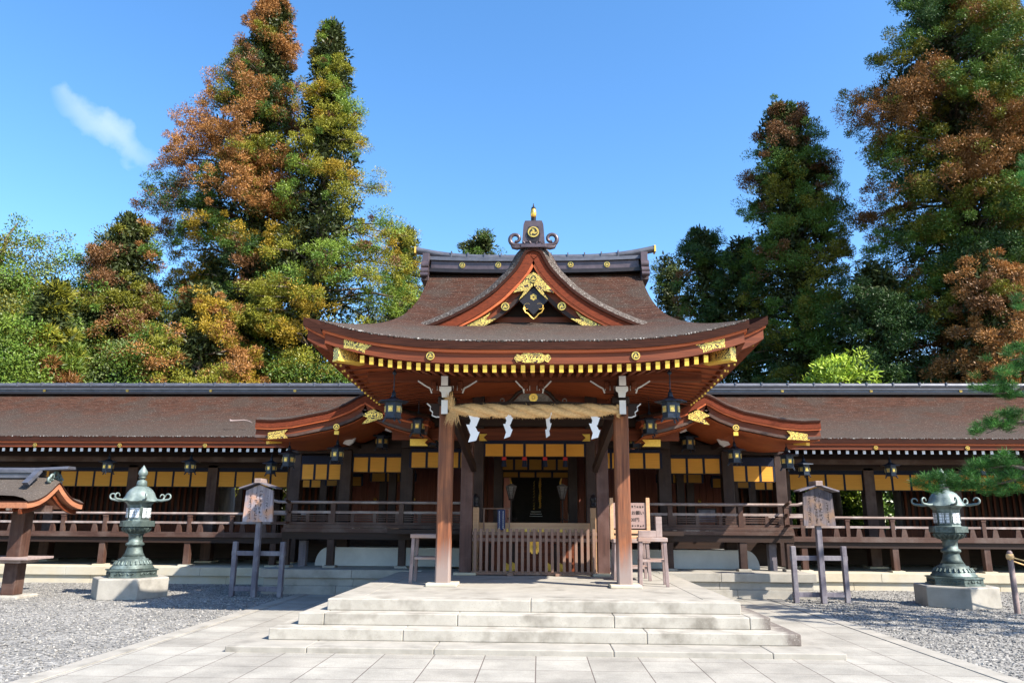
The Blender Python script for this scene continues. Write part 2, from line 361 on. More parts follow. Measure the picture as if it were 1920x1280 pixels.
def paving_mat():
    m = bpy.data.materials.new('granite_paving_slabs'); m.use_nodes = True; t = m.node_tree; b = t.nodes['Principled BSDF']
    N = t.nodes.new; L = t.links.new
    tc_ = N('ShaderNodeTexCoord'); br = N('ShaderNodeTexBrick'); mp = N('ShaderNodeMapping')
    mp.inputs['Rotation'].default_value = (0, 0, R(90)); mp.inputs['Location'].default_value = (.12, -.06, 0)
    L(tc_.outputs['Object'], mp.inputs[0]); L(mp.outputs[0], br.inputs['Vector'])
    br.offset = 0; br.squash = 1; br.inputs['Scale'].default_value = 1; br.inputs['Mortar Size'].default_value = .007; br.inputs['Mortar Smooth'].default_value = .3
    br.inputs['Brick Width'].default_value = .66; br.inputs['Row Height'].default_value = .645
    br.inputs['Color1'].default_value = (.315, .29, .25, 1); br.inputs['Color2'].default_value = (.37, .345, .30, 1); br.inputs['Mortar'].default_value = (.13, .10, .085, 1)
    nz_ = N('ShaderNodeTexNoise'); nz_.inputs['Scale'].default_value = 1.4; nz_.inputs['Detail'].default_value = 8; nz_.inputs['Roughness'].default_value = .65
    L(tc_.outputs['Object'], nz_.inputs['Vector'])
    g = N('ShaderNodeMapRange'); g.inputs['From Min'].default_value = .3; g.inputs['From Max'].default_value = .7; g.inputs['To Min'].default_value = .66; g.inputs['To Max'].default_value = 1.12
    L(nz_.outputs['Fac'], g.inputs['Value'])
    mu = N('ShaderNodeVectorMath'); mu.operation = 'SCALE'; L(br.outputs['Color'], mu.inputs[0]); L(g.outputs[0], mu.inputs['Scale'])
    n3 = N('ShaderNodeTexNoise'); n3.inputs['Scale'].default_value = 70; L(tc_.outputs['Object'], n3.inputs['Vector'])
    g3 = N('ShaderNodeMapRange'); g3.inputs['From Min'].default_value = .35; g3.inputs['From Max'].default_value = .65; g3.inputs['To Min'].default_value = .86; g3.inputs['To Max'].default_value = 1.1
    L(n3.outputs['Fac'], g3.inputs['Value'])
    m2 = N('ShaderNodeVectorMath'); m2.operation = 'SCALE'; L(mu.outputs[0], m2.inputs[0]); L(g3.outputs[0], m2.inputs['Scale'])
    L(m2.outputs[0], b.inputs['Base Color']); b.inputs['Roughness'].default_value = .75
    bp = N('ShaderNodeBump'); bp.inputs['Strength'].default_value = .6; bp.inputs['Distance'].default_value = .008; bp.invert = True
    L(br.outputs['Fac'], bp.inputs['Height']); L(bp.outputs[0], b.inputs['Normal'])
    return m
M['paving'] = paving_mat()

def leaf_mat(name, tr=.3):
    m = bpy.data.materials.new(name); m.use_nodes = True; t = m.node_tree; N = t.nodes.new; L = t.links.new
    t.nodes.remove(t.nodes['Principled BSDF']); out = t.nodes['Material Output']
    a = N('ShaderNodeAttribute'); a.attribute_name = 'leafcol'
    d = N('ShaderNodeBsdfDiffuse'); tl = N('ShaderNodeBsdfTranslucent'); mx_ = N('ShaderNodeMixShader'); mx_.inputs[0].default_value = tr
    L(a.outputs['Color'], d.inputs[0]); L(a.outputs['Color'], tl.inputs[0]); L(d.outputs[0], mx_.inputs[1]); L(tl.outputs[0], mx_.inputs[2])
    gl = N('ShaderNodeBsdfGlossy'); gl.inputs['Roughness'].default_value = .45; m3 = N('ShaderNodeMixShader'); m3.inputs[0].default_value = .025
    L(mx_.outputs[0], m3.inputs[1]); L(gl.outputs[0], m3.inputs[2]); L(m3.outputs[0], out.inputs[0])
    return m
M['leaf'] = leaf_mat('foliage', .14)

# ================================================================== SETTING
mb = MB(); mb.grid(lambda u, v: (-260 + 520 * u, -40 + 520 * v, 0), 2, 2, sm=False); tag(mb.build('gravel_ground', M['gravel']), kind='structure')
mb = MB(); mb.grid(lambda u, v: (-5.16 + 10.32 * u, -8 + 26 * v, .004), 1, 1, sm=False); tag(mb.build('pavement', M['paving']), kind='structure')
mb = MB(); mb.grid(lambda u, v: (-120 + 240 * u, 26.5 + 90 * v, .02), 2, 2, sm=False); tag(mb.build('forest_floor', mat('leaf_litter_soil', (.10, .075, .045), (.045, .034, .022), (5, 5, 5), bump=.5, bd=.03)), kind='structure')
for sx in (-1, 1):
    mb = MB(); y = -8.0; rnd = random.Random(5 + sx)
    while y < 17.9:
        L_ = min(1.8 + rnd.random() * .8, 18 - y); mb.box(sx * 5.165, sx * 5.41, y + .004, y + L_ - .004, -.1, .014); y += L_
    tag(mb.build('kerb', M['granite2'], bevel=.006), kind='structure')

# loose stones lying proud of the gravel
rng = np.random.default_rng(3); n_ = 26000; xs_ = np.where(rng.uniform(size=n_) < .5, rng.uniform(-15, -5.38, n_), rng.uniform(5.38, 12, n_)); ys_ = 7.5 + 12.7 * rng.uniform(size=n_) ** 1.3
octa = np.array([(1, 0, 0), (-1, 0, 0), (0, 1, 0), (0, -1, 0), (0, 0, 1), (0, 0, -1)], float); of = np.array([(0, 2, 4), (2, 1, 4), (1, 3, 4), (3, 0, 4), (2, 0, 5), (1, 2, 5), (3, 1, 5), (0, 3, 5)])
sz = rng.uniform(.010, .026, (n_, 1, 1)); V = octa[None] * sz * rng.uniform(.6, 1.3, (n_, 1, 3)) * np.array((1, 1, .7)) + rng.normal(size=(n_, 6, 3)) * sz * .18 + np.stack([xs_, ys_, np.full(n_, .006)], 1)[:, None]
me = bpy.data.meshes.new('gravel_stones'); me.from_pydata(V.reshape(-1, 3).tolist(), [], (of[None] + 6 * np.arange(n_)[:, None, None]).reshape(-1, 3).tolist())
for c_ in ((.36, .34, .31), (.17, .165, .16), (.24, .225, .205)): me.materials.append(mat('gravel_stone', c_, rough=.85, bump=0))
me.polygons.foreach_set('material_index', np.repeat(rng.integers(0, 3, n_), 8).astype(np.int32)); tag(link('gravel_stones', me), kind='stuff')

# ------------------------------------------------------------------ stone steps and terrace
st = thing('stone_steps', 'broad flight of pale granite steps rising to the terrace before the shrine porch', 'steps', (0, 11, 0))
def course(name, x, y0, y1, z0, z1, joints, m=M['granite']):
    o = None
    xs = [-x] + [j for j in joints] + [x]; b = MB()
    for i_, (a, c) in enumerate(zip(xs, xs[1:])): b.box(a + .003, c - .003, y0, y1, z0, z1)
    return b.build(name, m, st, bevel=.012)
course('step', 3.97, 10.30, 17.4, -.05, .075, (-2.9, -1.25, 1.05, 3.05), M['granite2'])
course('step', 3.60, 10.86, 17.4, .0752, .225, (-1.75, 1.55), M['stain_a'])
course('step', 3.32, 11.24, 17.4, .2252, .385, (-2.95, -1.05, 1.15, 3.03), M['stain_b'])
course('terrace', 3.0, 11.56, 11.98, .3852, .548, (-.02,))
b = MB()
for x0, x1 in ((-3.0, -2.55), (2.55, 3.0)): b.box(x0, x1, 11.985, 17.4, .3852, .548)
b.box(-2.545, 2.545, 11.985, 18.6, .3852, .546)
b.build('terrace', M['granite2'], st, bevel=.006)

# ================================================================== WORSHIP HALL
hall = thing('worship_hall', 'shrine hall with curved brown bark roof, front gable and gold fittings over a pillared porch', 'shrine hall', (0, 15, .55))
YE, YR, ZE, ZR = 12.2, 17.3, 4.57, 7.42
def wv(v): return 2.52 + 1.05 * (1 - v) ** 3
def zc(v): return ZE + (ZR - ZE) * (.52 * v + .48 * v * v)
def lift(u, v): return .36 * abs(u) ** 3.5 * (1 - v) ** 2.5
def Froof(u, v): return Vector((u * wv(v), YE + (YR - YE) * v, zc(v) + lift(u, v)))
b = MB()
b.grid(lambda a, c: Froof(a * 2 - 1, c), 48, 26)
b.grid(lambda a, c: (lambda p: (p.x, 2 * YR - p.y, p.z))(Froof(a * 2 - 1, c)), 24, 14, flip=True)
for sx in (-1, 1):
    def side(a, c, sx=sx):
        t = a * 2 - 1; return (sx * wv(c), YR + t * (YR - YE) * (1 - c), zc(c) + lift(t, c))
    b.grid(side, 40, 20, flip=sx < 0)
b.build('main_roof', M['thatch'], hall)

# eave build-up swept along the front edge and the two sides
def front_pt(u, off, dz): 
    x = u * (wv(0) - off); return Vector((x, YE + off, ZE + lift(u, 0) + dz))
def side_pt(sx, t, off, dz, y1=18.5):     # t 0..1 front->back
    y = (YE + off) + t * (y1 - YE - off); tt = (y - YR) / (YR - YE)
    return Vector((sx * (wv(0) - off), y, ZE + .36 * abs(tt) ** 3.5 + dz))
def eave(name, o0, o1, z0, z1, m, nu=48, rag=0, sides=True):
    b = MB(); rnd = random.Random(3)
    b.sweep([[front_pt(u, o0, z0), front_pt(u, o1, z0), front_pt(u, o1, z1), front_pt(u, o0, z1)][::-1] for u in [k / nu * 2 - 1 for k in range(nu + 1)]])
    if sides:
        for sx in (-1, 1):
            q = [[side_pt(sx, t, o0, z0), side_pt(sx, t, o1, z0), side_pt(sx, t, o1, z1), side_pt(sx, t, o0, z1)] for t in [k / 20 for k in range(21)]]
            b.sweep(q if sx > 0 else [r_[::-1] for r_ in q])
    return b.build(name, m, hall)
eave('eave_edge', .0, .5, -.004, -.145, M['thatch_cut'])
eave('eave_strip', .035, .45, -.147, -.195, M['strip'])
eave('eave_fascia', .075, .17, -.197, -.375, M['redx'])
# weathered lip of the bark along the eave: a ragged rolled edge
b = MB(); rnd = random.Random(8); N_ = 420
rings = []
for k in range(N_ + 1):
    u = k / N_ * 2 - 1; j = rnd.uniform(-.010, .010); c = front_pt(u, -.004, .0)
    rr = .016 + j; rings.append([c + Vector((0, math.cos(a) * rr * 1.3 + .02, math.sin(a) * rr + .002)) for a in [i / 8 * 2 * math.pi for i in range(8)]])
b.sweep(rings, sm=True); b.build('eave_lip', M['thatch_edge'], hall)

# soffit: boards rising inward from both edges
XH = wv(0) - .1
def soff(x, y):
    e = .36 * min(1, abs(x) / XH) ** 3.5 * max(0, 1 - (y - 12.3) / 5) ** 2.2
    return ZE - .345 + e + .115 * max(0, min(XH - abs(x), y - 12.3))
b = MB(); b.grid(lambda a, c: ((a * 2 - 1) * XH, 12.3 + c * 6.0, soff((a * 2 - 1) * XH, 12.3 + c * 6.0)), 40, 36, flip=True); b.build('soffit', M['soffit'], hall)
# rafters with gilt ends
def rafter(p, q, cw=.070, ch=.122):
    b = MB(); b.bar(p, q, cw - .01, max(.026, ch - .022)); o = b.build('rafter', M['redy'] if abs(p[0] - q[0]) < .01 else M['redx'], hall)
    d = (Vector(q) - Vector(p)).normalized(); g = MB(); p = Vector(p); g.bar(p - d * .006, p + d * .028, cw, ch)
    c = g.build('gold_cap', M['goldflat'], o)
    return o
n_f = 37
for k in range(n_f):
    x = -2.86 + 5.72 * k / (n_f - 1); d = min(1.9, max(.35, XH - abs(x) - .12))
    z0 = ZE + lift(x / wv(0), 0) - .447
    rafter((x, 12.33, z0), (x, 12.33 + d, z0 + .115 * d))
for sx in (-1, 1):
    for k in range(17):
        y = 12.75 + k * .28; tt = (y - YR) / (YR - YE); z0 = ZE + .36 * abs(tt) ** 3.5 - .447; d = min(1.75, y - 12.35)
        rafter((sx * (wv(0) - .16), y, z0), (sx * (wv(0) - .16 - d), y, z0 + .115 * d), .045, .034)
# hip rafters with gold sleeves, filigree plates
def hip_rafter(sx, x0, y0, z0, x1, y1, z1):
    b = MB(); p = Vector((sx * x0, y0, z0)); q = Vector((sx * x1, y1, z1)); b.bar(p, q, .15, .2); o = b.build('hip_rafter', M['redy'], hall)
    d = (q - p).normalized(); g = MB(); g.bar(p - d * .02, p + d * .36, .165, .215); g.build('gold_sleeve', M['fili'], o)
    g = MB(); g.bar(p - d * .025 - Vector((0, 0, .125)), p + d * .5 - Vector((0, 0, .125)), .18, .035); g.build('gold_shoe', M['goldflat'], o)
for sx in (-1, 1):
    hip_rafter(sx, 3.30, 12.36, ZE - .17, 1.5, 14.2, ZE - .15)
    b = MB()   # corner plate on the fascia
    pl = [(0, 0), (.52, -.075), (.36, -.19), (.36, -.24), (.17, -.17), (0, -.15)]
    b.prism([(sx * a, c) for a, c in pl][::sx], (sx * -3.17 * -1 * -1 if False else -sx * -3.17 * 1 if False else sx * 3.17, 12.272, ZE + .05), (-1, 0, 0), (0, 0, 1), .02)
    b.build('corner_plate', M['fili'], hall)
b = MB()
pl = [(-.31, 0), (-.26, .075), (-.2, .05), (-.14, .095), (.14, .095), (.2, .05), (.26, .075), (.31, 0), (.26, -.07), (.2, -.045), (.14, -.075), (-.14, -.075), (-.2, -.045), (-.26, -.07)]
b.prism(pl, (0, 12.27, ZE - .285), (1, 0, 0), (0, 0, 1), .022); b.build('centre_plate', M['fili'], hall)

# gold comma-crest roundel, seen from -Y; local mesh reused
def roundel_mesh(r_):
    b = MB(); n = 20
    ring = [(math.cos(2 * math.pi * k / n) * r_, math.sin(2 * math.pi * k / n) * r_) for k in range(n)]
    b.prism(ring[::-1], (0, 0, 0), (1, 0, 0), (0, 0, 1), .022, 0) if False else b.prism(ring, (0, 0, 0), (1, 0, 0), (0, 0, 1), .022, 0)
    for j in range(3):
        a0 = 2 * math.pi * j / 3; pts = []
        for k in range(9):
            t = k / 8; a = a0 + t * 2.1; rr = r_ * (.42 + .36 * t); pts.append((rr * math.cos(a), rr * math.sin(a), r_ * .17 * (1 - t) ** .7 + .002))
        poly = [(x * (1 + q / max(.001, math.hypot(x, y))), y * (1 + q / max(.001, math.hypot(x, y)))) for x, y, q in pts] + \
               [(x * (1 - q / max(.001, math.hypot(x, y))), y * (1 - q / max(.001, math.hypot(x, y)))) for x, y, q in pts[::-1]]
        b.prism(poly[::-1], (0, -.026, 0), (1, 0, 0), (0, 0, 1), .004, 1)
    me = bpy.data.meshes.new('gold_roundel'); me.from_pydata(b.v, [], b.f); me.materials.append(M['gold']); me.materials.append(M['black'])
    me.polygons.foreach_set('material_index', b.m); me.update()
    return me
ROUND = roundel_mesh(.085)
def roundel(parent, p, s=1.0):
    o = link('gold_roundel', ROUND, parent); o.location = p; o.scale = (s, 1, s); return o
for x in (-1.7, 1.7): roundel(hall, (x, 12.27, ZE + lift(x / wv(0), 0) - .27), .82)

# wider rear eave just behind the front corners
def rear(t, s):   # t 0..1 front->back, s 0 inner ->1 outer
    tt = t * 2 - 1; x = 2.8 + s * (.92 + .42 * tt ** 4); z = 5.0 - s * .28 + tt ** 4 * (-.07 * (1 - s) + .50 * s * s)
    return Vector((x, 13.05 + t * 8.2, z))
for sx in (-1, 1):
    b = MB(); b.grid(lambda a, c: rear(a, c), 30, 8); b = b if sx > 0 else b.mirror(); b.build('rear_eave_roof', M['thatch'], hall)
    def rib(name, a0, a1, z0, z1, m):
        b = MB()
        q = [[rear(t, 1) + Vector((-a0, a0 * (1 - t * 2), z0)), rear(t, 1) + Vector((-a1, a1 * (1 - 2 * t), z0)), rear(t, 1) + Vector((-a1, a1 * (1 - 2 * t), z1)), rear(t, 1) + Vector((-a0, a0 * (1 - t * 2), z1))] for t in [k / 24 for k in range(25)]]
        b.sweep(q)
        q = [[rear(0, s) + Vector((-a0 * s, a0, z0)), rear(0, s) + Vector((-a0 * s, a1, z0)), rear(0, s) + Vector((-a0 * s, a1, z1)), rear(0, s) + Vector((-a0 * s, a0, z1))] for s in [k / 8 for k in range(9)]]
        b.sweep([r_[::-1] for r_ in q])
        b = b if sx > 0 else b.mirror(); b.build(name, m, hall)
    rib('rear_eave_edge', 0, .4, -.004, -.15, M['thatch_cut']); rib('rear_eave_strip', .035, .38, -.152, -.20, M['strip']); rib('rear_fascia', .075, .3, -.202, -.40, M['redx'])
    hip_rafter(sx, 3.88, 13.3, 4.88, 2.9, 14.2, 4.7)
    for k in range(2): pass
# rear side rafters (second row of gilt ends), one strip of rafters each side
for sx in (-1, 1):
    for k in range(13):
        t = .09 + k * .036; p = rear(t, 1) + Vector((-.2, 0, -.46)); p.x *= sx
        q = Vector((p.x - sx * .55, p.y, p.z + .06))
        b = MB(); b.bar(p, q, .035, .028); o = b.build('rear_rafter', M['redx'], hall)
        d = (q - p).normalized(); g = MB(); g.bar(p - d * .006, p + d * .028, .04, .034); g.build('gold_cap', M['goldflat'], o)

# ------------------------------------------------------------------ front gable
GY = 14.0
gv = [(.0, 6.86), (.16, 6.83), (.22, 6.70), (.32, 6.5), (.44, 6.35), (.58, 6.2), (.77, 6.01), (.97, 5.86), (1.19, 5.71), (1.61, 5.49), (2.03, 5.31), (2.45, 5.19)]
def interp(tab, n):
    """resample a polyline smoothly by arc length"""
    P = np.array(tab, float); d = np.r_[0, np.cumsum(np.hypot(*np.diff(P, axis=0).T))]; s_ = np.linspace(0, d[-1], n)
    return [(float(np.interp(x, d, P[:, 0])), float(np.interp(x, d, P[:, 1]))) for x in s_]
gvs = interp(gv, 40)
gvs = [gvs[0]] + [tuple((np.array(gvs[i - 1]) + 2 * np.array(gvs[i]) + np.array(gvs[i + 1])) / 4) for i in range(1, 39)] + [gvs[-1]]
full = [(-x, z) for x, z in gvs[::-1]] + gvs[1:]
def nrm(c, i):
    a = Vector((*c[max(0, i - 1)], 0)); d = Vector((*c[min(len(c) - 1, i + 1)], 0)); t = (d - a).normalized(); return (t.y, -t.x) if False else (-t.y, t.x)
nrmF = [nrm(full, i) for i in range(len(full))]
def gshift(i, d, y):   # point offset d below the verge line
    x, z = full[i]; nx, nz_ = nrmF[i]; return Vector((x - nx * d, y, z - nz_ * d))
# roof skin: rises behind the verge then runs back level into the main slope
b = MB(); ys = [0, .12, .28, .5, .8, 1.3, 2.0, 2.9]; lf = [0, .10, .17, .22, .245, .25, .25, .25]
rows = [[gshift(i, -lf[j], GY + ys[j]) for i in range(len(full))] for j in range(len(ys))]
v_ = [p for r_ in rows for p in r_]; n_ = len(full)
b.add(v_[:3 * n_], [(j * n_ + i, (j + 1) * n_ + i, (j + 1) * n_ + i + 1, j * n_ + i + 1)[::-1] for j in range(2) for i in range(n_ - 1)], 1, True)
b.add(v_[2 * n_:], [(j * n_ + i, (j + 1) * n_ + i, (j + 1) * n_ + i + 1, j * n_ + i + 1)[::-1] for j in range(len(ys) - 3) for i in range(n_ - 1)], 0, True)
b.build('gable_roof', [M['thatch'], M['thatch_grey']], hall)
def band(name, d0, d1, y0, y1, m, i0=0, i1=None, **k):
    b = MB(); i1 = i1 or n_
    b.sweep([[gshift(i, d0, y0), gshift(i, d1, y0), gshift(i, d1, y1), gshift(i, d0, y1)] for i in range(i0, i1)]); return b.build(name, m, hall)
band('verge_edge', -.002, .055, GY - .005, GY + .6, M['thatch_cut'])
band('verge_bark', .056, .235, GY + .03, GY + .55, M['bark_red'])
band('verge_strip', .236, .285, GY + .05, GY + .5, M['strip'])
band('bargeboard', .287, .47, GY + .16, GY + .26, M['redx'], 0, n_)
band('bargeboard_trim', .40, .475, GY + .135, GY + .159, M['dkx'])
# gable wall and beams
b = MB(); b.prism([(x, z) for x, z in [(-2.1, 4.9), (2.1, 4.9), (.0, 6.6)]], (0, GY + .62, 0), (1, 0, 0), (0, 0, 1), .05); b.build('gable_wall', M['dkx'], hall)
b = MB(); b.box(-1.5, 1.5, GY + .38, GY + .56, 5.42, 5.56); b.build('gable_beam', M['redx'], hall)
b = MB(); b.bar((0, GY + .48, 5.56), (0, GY + .48, 6.3), .16, .14); b.build('king_post', M['dkz'], hall)
# gable ornaments
gy = GY + .10
def P2(px, py, Y=GY + .1):
    p = at(px, py, Y); return (p.x - at(996, py, Y).x, p.z)
def plate(name, pts, y, m, th=.025, sx=1):
    poly = [(sx * a, c) for a, c in pts]
    area = sum(poly[i - 1][0] * poly[i][1] - poly[i][0] * poly[i - 1][1] for i in range(len(poly)))
    if area < 0: poly = poly[::-1]
    b = MB(); b.prism(poly, (0, y, 0), (1, 0, 0), (0, 0, 1), th); return b.build(name, m, hall)
vp = [P2(996, 512), P2(1008, 518), P2(1020, 532), P2(1034, 550), P2(1013, 546), P2(1023, 563), P2(1010, 552), P2(997, 537)]
for sx in (-1, 1):
    plate('gable_apex_plate', [(max(0, x), z) for x, z in vp], gy - .02, M['fili'], .03, sx)
    roundel(hall, (sx * P2(1049, 574)[0], gy + .02, P2(1049, 574)[1]), .95)
    plate('gable_foot_plate', [P2(1075, 583), P2(1086, 592), P2(1103, 600), P2(1128, 613), P2(1092, 613), P2(1066, 597), P2(1086, 599)], gy + .025, M['fili'], .03, sx)
roundel(hall, (0, gy - .045, P2(996, 524)[1]), .95)
plate('pendant_board', [P2(996, 539), P2(1023, 563), P2(996, 590), P2(969, 563)], gy + .03, M['black'], .03)
b = MB(); z0 = P2(996, 557)[1]
for k in range(6):
    a = math.pi / 6 + k * math.pi / 3; c = (math.cos(a) * .042, z0 + math.sin(a) * .042)
    b.prism([(c[0] + .026 * math.cos(t), c[1] + .026 * math.sin(t)) for t in [i / 8 * 2 * math.pi for i in range(8)]], (0, gy + .02, 0), (1, 0, 0), (0, 0, 1), .02)
b.build('pendant_flower', M['gold'], hall)
b = MB()   # cloud shaped rim below the board
for sx in (-1, 1):
    pts = []
    for k in range(22):
        t = k / 21; a = math.pi * .75 - t * 4.6; rr = .075 * (1 - .45 * t); pts.append((sx * (.125 + rr * math.cos(a)), gy + .01, P2(996, 575)[1] + rr * math.sin(a)))
    b.tube(pts, .011, 6)
    b.tube([(sx * .235, gy + .01, P2(996, 562)[1]), (sx * .17, gy + .01, P2(996, 569)[1]), (sx * .1, gy + .01, P2(996, 573)[1])], .010, 6)
    b.tube([(sx * .2, gy + .01, P2(996, 577)[1]), (sx * .16, gy + .01, P2(996, 585)[1]), (sx * .1, gy + .01, P2(996, 588)[1]), (sx * .06, gy + .01, P2(996, 593)[1]), (0, gy + .01, P2(996, 598)[1])], .014, 6)
    b.tube([(sx * .0, gy + .01, P2(996, 566)[1]), (sx * .035, gy + .01, P2(996, 573)[1]), (sx * .01, gy + .01, P2(996, 580)[1])], .010, 6)
b.build('pendant_scroll', M['gold'], hall)
# ridge block on the gable
oy = GY + .02
b = MB(); b.prism([(-.225, 6.93), (.225, 6.93), (.195, 7.34), (.165, 7.42), (-.165, 7.42), (-.195, 7.34)], (0, oy + .3, 0), (1, 0, 0), (0, 0, 1), .34)
b.prism([(-.10, 6.97), (.10, 6.97), (.135, 7.14), (.09, 7.29), (-.09, 7.29), (-.135, 7.14)], (0, oy - .042, 0), (1, 0, 0), (0, 0, 1), .012, 1)
b.box(-.25, .25, oy - .06, oy + 2.2, 6.86, 6.93); b.box(-.12, .12, oy + .3, oy + 2.3, 6.93, 7.2)
for sx in (-1, 1):
    for k in range(3): b.tube([(sx * (.05 + .06 * k), oy - .05, 6.94 + .035 * (k % 2)), (sx * (.08 + .06 * k), oy - .05, 6.98)], .02, 6)
bl = b.build('ridge_block', [M['tile'], M['black']], hall, bevel=.008)
roundel(hall, (0, oy - .055, 7.17), 1.3)
for sx in (-1, 1):
    b = MB(); pts = []; rr = []
    for k in range(28):
        t = k / 27; a = -math.pi * .55 + t * 2.15 * math.pi; q = .13 * (1 - .62 * t); pts.append((sx * (.335 + q * math.cos(a) * 1.0 + .015), oy, 7.05 + q * math.sin(a) - .0)); rr.append(.044 - .014 * t)
    b.tube([(sx * .19, oy, 6.9), (sx * .25, oy, 6.92)] + pts, [.05, .045] + rr, 8)
    b.tube([(sx * .2, oy, 6.89), (sx * .32, oy, 6.87), (sx * .40, oy, 6.88), (sx * .435, oy, 6.93)], [.04, .05, .04, .02], 8)
    b.build('ridge_scroll', M['tile'], hall)
b = MB(); b.tube([(0, oy + .12, 7.36), (0, oy + .06, 7.70), (0, oy + .04, 7.74)], [.05, .05, .035], 12); b.build('ridge_finial', M['black'], hall)
b = MB(); b.lathe([(.03, 0), (.056, .03), (.06, .1), (.05, .17), (.02, .2)], 12, (0, oy + .055, 7.52)); b.build('finial_cap', M['gold'], hall)
b = MB(); b.lathe([(.012, 0), (.016, .05), (.006, .1)], 8, (0, oy + .055, 7.72)); b.build('finial_tip', M['black'], hall)

# ------------------------------------------------------------------ main ridge
def ridge_sec(x, z0, z1, hy):
    up = .05 * (abs(x) / 2.6) ** 3
    return [Vector((x, YR - hy, z0 + up)), Vector((x, YR + hy, z0 + up)), Vector((x, YR + hy, z1 + up)), Vector((x, YR - hy, z1 + up))]
def ridge_bar(name, L_, z0, z1, hy, m, n=24):
    b = MB(); b.sweep([ridge_sec(-L_ + 2 * L_ * k / n, z0, z1, hy) for k in range(n + 1)]); return b.build(name, m, hall)
ridge_bar('ridge_base', 2.5, 7.36, 7.45, .26, M['black']); ridge_bar('ridge_band', 2.47, 7.455, 7.66, .17, M['tile'])
ridge_bar('ridge_ledge', 2.52, 7.665, 7.71, .23, M['tileblue']); ridge_bar('ridge_ledge', 2.5, 7.72, 7.765, .19, M['tileblue'])
b = MB(); rings = []
for k in range(41):
    x = -2.86 + 5.72 * k / 40; e = max(0, abs(x) - 1.2) / 1.66; zz = 7.81 + .05 * (abs(x) / 2.6) ** 3 + .15 * e ** 2
    rings.append([Vector((x, YR + .1 * math.cos(t), zz + .085 * math.sin(t))) for t in [i / 10 * 2 * math.pi for i in range(10)]])
b.sweep(rings, sm=True)
for k in range(11):
    x = -2.0 + .4 * k; zz = 7.81 + .05 * (abs(x) / 2.6) ** 3 + .15 * (max(0, abs(x) - 1.2) / 1.66) ** 2
    b.lathe([(.105, 0), (.112, .015), (.105, .03)], 10, (0, 0, 0)) if False else b.box(x - .014, x + .014, YR - .115, YR + .115, zz - .06, zz + .1)
b.build('ridge_cap', M['tileblue'], hall)
for sx in (-1, 1):
    b = MB(); b.box(sx * 2.862, sx * 2.90, YR - .105, YR + .105, 7.93, 8.09); b.build('ridge_tip', M['goldflat'], hall)
    b = MB(); b.box(sx * 2.50, sx * 2.66, YR - .34, YR + .34, 7.55, 7.84)
    for k, (z, rr) in enumerate(((7.44, .1), (7.28, .085), (7.17, .06))): b.tube([(sx * 2.50, YR - .30 - .06 * k, z + .1), (sx * 2.68, YR - .30 - .06 * k, z + .1)], rr, 12); b.box(sx * 2.5, sx * 2.68, YR - .3, YR + .3, z, z + .16)
    b.build('ridge_end_block', M['tile'], hall, bevel=.006)
    for x in (1.72, .86): roundel(hall, (sx * x, YR - .175, 7.56 + .02), .8)

# ------------------------------------------------------------------ porch pillars, beams, brackets
PX, PY = 1.60, 13.93
for sx in (-1, 1):
    b = MB(); h_ = .13; c = .028
    poly = [(-h_ + c, -h_), (h_ - c, -h_), (h_, -h_ + c), (h_, h_ - c), (h_ - c, h_), (-h_ + c, h_), (-h_, h_ - c), (-h_, -h_ + c)]
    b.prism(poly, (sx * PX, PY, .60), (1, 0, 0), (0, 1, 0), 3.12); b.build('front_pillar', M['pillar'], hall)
    b = MB(); b.box(sx * PX - .27, sx * PX + .27, PY - .27, PY + .27, .546, .605); b.build('pillar_base', M['cream'], hall, bevel=.012)
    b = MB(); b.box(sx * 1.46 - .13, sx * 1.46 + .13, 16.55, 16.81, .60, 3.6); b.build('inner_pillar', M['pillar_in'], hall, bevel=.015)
    b = MB(); b.box(sx * 1.46 - .24, sx * 1.46 + .24, 16.44, 16.92, .546, .60); b.build('pillar_base', M['cream'], hall, bevel=.01)
    b = MB(); b.box(sx * 1.31 - .14, sx * 1.31 + .14, 17.5, 17.78, .60, 4.5); b.build('hall_column', M['dkz'], hall, bevel=.015)
    # tie beam from porch pillar back to the inner pillar, arched
    b = MB(); q = []
    for k in range(13):
        t = k / 12; y = PY + .1 + t * 2.65; z = 3.55 - .35 * t + .22 * math.sin(t * math.pi); x = sx * (PX - .14 * t)
        q.append([Vector((x - .07, y, z - .12)), Vector((x + .07, y, z - .12)), Vector((x + .07, y, z + .12)), Vector((x - .07, y, z + .12))][::-1])
    b.sweep(q); b.build('tie_beam', M['dky'], hall)
    # diagonal brace behind the pillar
    b = MB(); b.bar((sx * 1.52, PY + .2, 3.55), (sx * 1.3, 16.5, 2.75), .1, .16); b.build('brace', M['dky'], hall)
